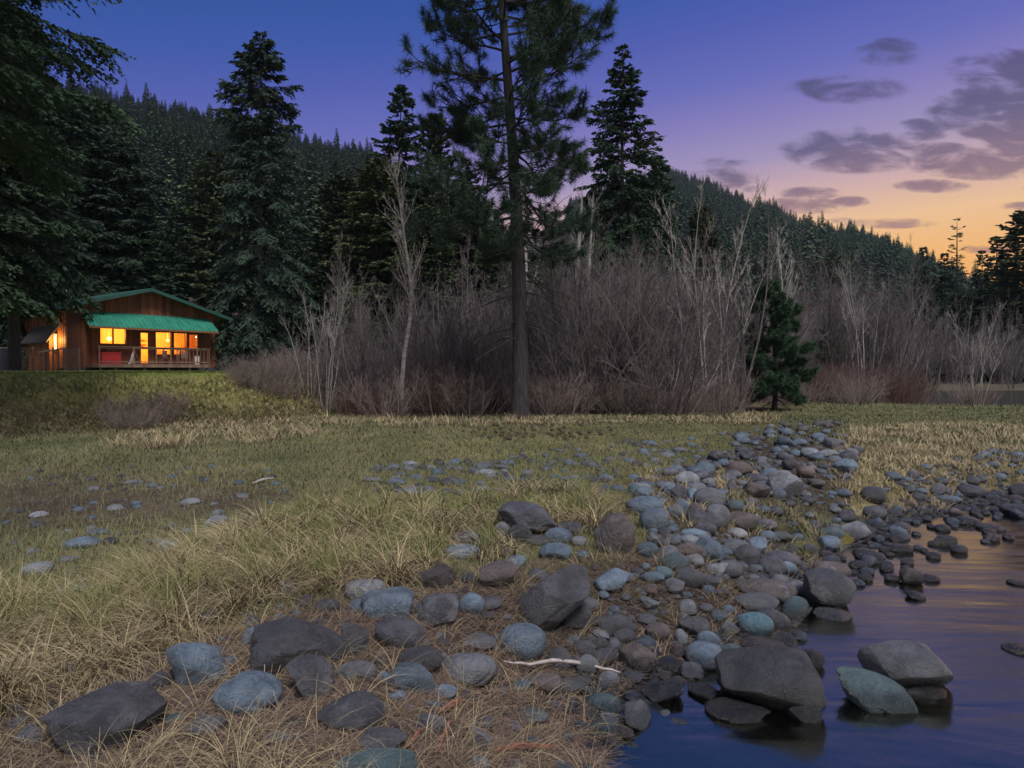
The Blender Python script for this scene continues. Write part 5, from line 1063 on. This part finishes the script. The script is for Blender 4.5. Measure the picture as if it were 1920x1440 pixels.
tufts('dry_grass', TAN_R, 900, 26, (.12, .30), (.1, .9), (.8, 1.8), .0024, M['grass_dry'], 'flattened straw grass on the flat right of the ridge', rad=.14)
tufts('dry_grass', [(200,845),(300,800),(480,772),(720,786),(950,792),(950,806),(700,806),(500,835),(300,850)], 220, 26, (.2, .5), (.1, .8), (1.0, 2.1), .0022, M['grass_dry'], 'tall pale grass clumps along the foot of the thicket and bank', rad=.12, segs=4)
tufts('dry_grass', [(950,786),(1430,778),(1470,790),(1430,797),(950,800)], 160, 24, (.15, .35), (.1, .8), (.8, 1.9), .0026, M['grass_dry'], 'low pale grass fringe along the thicket right of the pine', rad=.12, segs=4)
# meadow: short grass with log-uniform radius
def carpet(name, n, r0_, r1_, L0, L1, wd, mat, label, a0=-.72, a1=.8, keep=None):
    rr = np.exp(r.uniform(math.log(r0_), math.log(r1_), n)); u = r.uniform(a0, a1, n); y_ = rr; x_ = u * y_; z_ = terrain(x_, y_)
    ok = (z_ > WL + .12) & clear_of_rocks(x_, y_, .8)
    if keep is not None: ok &= keep(x_, y_, z_)
    x_, y_, z_ = x_[ok], y_[ok], z_[ok]; n = len(x_); pat = sst(.7 * wn(np.stack([x_, y_, 0 * x_], -1) * 1.5, WA) + .5 * wn(np.stack([x_, y_, 0 * x_], -1), WB), -.8, .8)
    V, F, ti = blades(x_, y_, z_ - .005, r.uniform(L0, L1, n) * (.6 + .8 * pat), r.uniform(0, 6.28, n), r.uniform(0, .9, n), r.uniform(.3, 1.7, n), wd * np.clip(y_ / 5, .8, 4.5) * r.uniform(.6, 1.3, n), np.clip(pat * .5 + .5 * r.random(n), 0, 1), 3)
    return tag(build(name, V, F, mat, tint=ti), label, 'grass', kind='stuff')
def meadow_keep(x, y, z):
    dn = np.clip(1 - zw(x, y, BARE_Z) - .85 * zw(x, y, DIRT_Z) - .9 * zw(x, y, RIDGE_Z), .04, 1); woods = (y > 23.5) & (x > -8) & (960 + FPX * x / y < 1430); return (r.random(len(x)) < dn) & ~woods & (z < .45)
carpet('meadow_grass', 260000, 4.2, 30, .035, .10, .0022, M['grass_mix'], 'short green and straw coloured turf of the meadow', a0=-.85, keep=meadow_keep)
carpet('meadow_grass', 50000, 14, 60, .05, .15, .0028, M['grass_mix'], 'pale dry grass at the far edge of the meadow and on the flat', a0=-.1, keep=lambda x, y, z: (z < .5) & ((y > 20.5) & (y < 23.5) & (r.random(len(x)) < .35) | ((960 + FPX * x / y > 1440) & (y < 40))))
# litter: fine straw and needles lying flat
lx, ly = sample_px(95000, BARE_Z); lz = terrain(lx, ly); ok = clear_of_rocks(lx, ly, .75) & (lz > WL - .0); lx, ly, lz = lx[ok], ly[ok], lz[ok]; n = len(lx)
V, F, ti = blades(lx, ly, lz + .006, r.uniform(.04, .2, n), r.uniform(0, 6.28, n), r.uniform(1.0, 1.5, n), r.uniform(1.45, 1.95, n), r.uniform(.0010, .0022, n), r.random(n), 3, r.normal(0, .8, n)); tag(build('straw_litter', V, F, M['litter'], tint=ti), 'brown straw and needle litter on the bare ground between boulders', 'litter', kind='stuff')
# bank: tangle of stems and leaves
def bank_cover(name, n, L0, L1, th0r, th1r, wd, mat, label, seg=4, lo=.12, hi=1.40, xr=(-22, -4), yr=(13.5, 26), dens=None):
    x_ = r.uniform(*xr, n); y_ = r.uniform(*yr, n); z_ = terrain(x_, y_); P = np.stack([x_, y_], -1); pn = sst(wn(np.stack([x_, y_, 0 * x_], -1) * 1.9, WA) + .5 * wn(np.stack([x_, y_, 0 * x_], -1) * .9, WB), -.7, .7); z_ = z_ + 0
    zn = z_ + .22 * wn(np.stack([x_, y_, 0 * x_], -1) * 1.1 + 7, WA); ok = (zn > lo) & (zn < hi) & (x_ / y_ > -.85)
    if dens is not None: ok &= r.random(n) < dens(x_, y_, z_, pn)
    x_, y_, z_, pn = x_[ok], y_[ok], z_[ok], pn[ok]; n = len(x_)
    V, F, ti = blades(x_, y_, z_ - .02, r.uniform(L0, L1, n) * (.5 + .8 * pn), r.normal(-1.2, 1.0, n), r.uniform(*th0r, n), r.uniform(*th1r, n), wd * r.uniform(.6, 1.4, n), np.clip(pn * .75 + .40 * r.random(n) + .05, 0, 1), seg, r.normal(0, .6, n)); return tag(build(name, V, F, mat, tint=ti), label, 'ground cover', kind='stuff')
bank_cover('bank_grass', 36000, .15, .42, (.7, 1.3), (1.2, 1.9), .010, M['leafy'], 'green and yellow growth covering the bank below the cabin', dens=lambda x, y, z, p: .12 + .88 * p)
bank_cover('bramble', 15000, .4, 1.1, (.5, 1.2), (1.3, 2.2), .007, M['bramble'], 'tangled brown bramble stems hanging down the bank', lo=.06, hi=1.3, dens=lambda x, y, z, p: 1 - .55 * p)
bank_cover('dry_grass', 34000, .3, .8, (.4, 1.1), (1.1, 2.1), .007, M['grass_dry'], 'pale dead grass along the foot of the bank', lo=.0, hi=.7, dens=lambda x, y, z, p: np.clip((.75 - z) * 1.6, 0, 1) * sst(x, -17, -9))
bank_cover('lawn_grass', 60000, .04, .12, (.0, .8), (.3, 1.4), .012, M['grass_green'], 'clipped green lawn in front of the cabin', lo=1.30, hi=2.0, yr=(20, 44), xr=(-36, -7))
# moss, driftwood, bark pieces, cones
def mound(name, px, py, rx, ry, h, mat, lab, cat):
    p = gp(np.array([px * 1.]), np.array([py * 1.]))[0]; V_ = rock_shape(px, 'm', ICO4) * np.array([rx, ry, h]); o = build(name, V_, ICO4[1], mat, smooth=True, tint=r.random(len(V_))); o.location = p; tag(o, lab, cat); 
    n = 2600; a = r.random(n) * 6.28; q = np.sqrt(r.random(n)); return o
mound('moss_cushion', 1575, 1012, .24, .20, .075, M['moss'], 'golden moss cushion at the creek end of the ridge tuft', 'moss')
mound('moss_cushion', 1520, 1025, .28, .16, .05, M['moss'], 'flatter olive moss mat left of the golden cushion', 'moss')
def stick(name, pts, r0_, r1_, mat, lab, cat, k=6, lift=.03, flat=1.):
    P = np.array([gp(np.array([a * 1.]), np.array([b_ * 1.]))[0] + (0, 0, lift + r.uniform(0, .02)) for a, b_ in pts]); t_ = np.linspace(0, 1, 14); ts = np.linspace(0, 1, len(P)); Q = np.stack([np.interp(t_, ts, P[:, i]) for i in range(3)], -1) + r.normal(0, .003, (14, 3)); c = Q.mean(0)
    V_, F_ = tube_batch((Q - c)[None], (r0_ + (r1_ - r0_) * np.abs(t_ * 2 - 1) ** 1.5)[None], k); V_[:, 2] *= 1; o = build(name, V_, F_, mat, smooth=k > 4); o.location = c; tag(o, lab, cat)
stick('driftwood', [(945,1266),(985,1272),(1040,1263),(1085,1268),(1120,1279),(1165,1290)], .014, .004, M['driftwood'], 'bleached curved driftwood stick lying across stones at the pool', 'driftwood', lift=.06)
stick('driftwood', [(470,912),(490,906),(512,902)], .02, .008, M['driftwood'], 'short pale stick lying in the left meadow', 'driftwood')
stick('bark_piece', [(922,1430),(980,1425),(1042,1424)], .014, .004, M['redwood'], 'reddish splinter of wood at the bottom edge', 'wood piece', k=4)
stick('bark_piece', [(822,1358),(845,1345),(870,1330)], .016, .004, M['redwood'], 'red bark piece left of the bottom centre pebble', 'wood piece', k=4)
stick('bark_piece', [(818,1432),(832,1405),(845,1375)], .010, .004, M['redwood'], 'upright red splinter in straw at bottom centre', 'wood piece', k=4)
stick('bark_piece', [(762,1425),(790,1385),(800,1360)], .010, .004, M['redwood'], 'brown splinter left of the upright red one', 'wood piece', k=4)
stick('twig', [(650,1280),(690,1292),(750,1308)], .005, .003, M['bark_dark'], 'thin dark twig pointing right from the low brown boulder', 'twig', k=4)
V_ = rock_shape(9001, 'r', ICO3) * np.array([.045, .045, .06]); cn = build('pine_cone', V_, ICO3[1], M['cone'], smooth=False, link=False)
for i in range(70):
    px, py = r.normal(1000, 85), r.uniform(793, 826); p = gp(np.array([px]), np.array([py]))[0]; o = cn.copy(); COL.objects.link(o); o.location = (p[0], p[1], p[2] + .03); o.rotation_euler = (r.uniform(1, 2), 0, r.uniform(0, 6.28)); tag(o, 'brown fallen cone on the grass below the big pine', 'pine cone', 'fallen cones under the big pine')
# ------------------------------------------------------------------ air
hz_ = MB(); hz_.box(-1350, -60, -3, 1350, 900, 330); hm = bpy.data.materials.new('haze_air'); hm.use_nodes = True; t = NT(hm.node_tree); t.n.clear(); o_ = t.new('ShaderNodeOutputMaterial'); pv = t.new('ShaderNodeVolumePrincipled')
pv.inputs['Color'].default_value = (.62, .72, .9, 1); pv.inputs['Density'].default_value = .00013; t.l.new(pv.outputs[0], o_.inputs['Volume'])
if HAZE: tag(hz_.build('haze', hm), 'thin bluish evening haze in the valley', 'haze', kind='stuff')
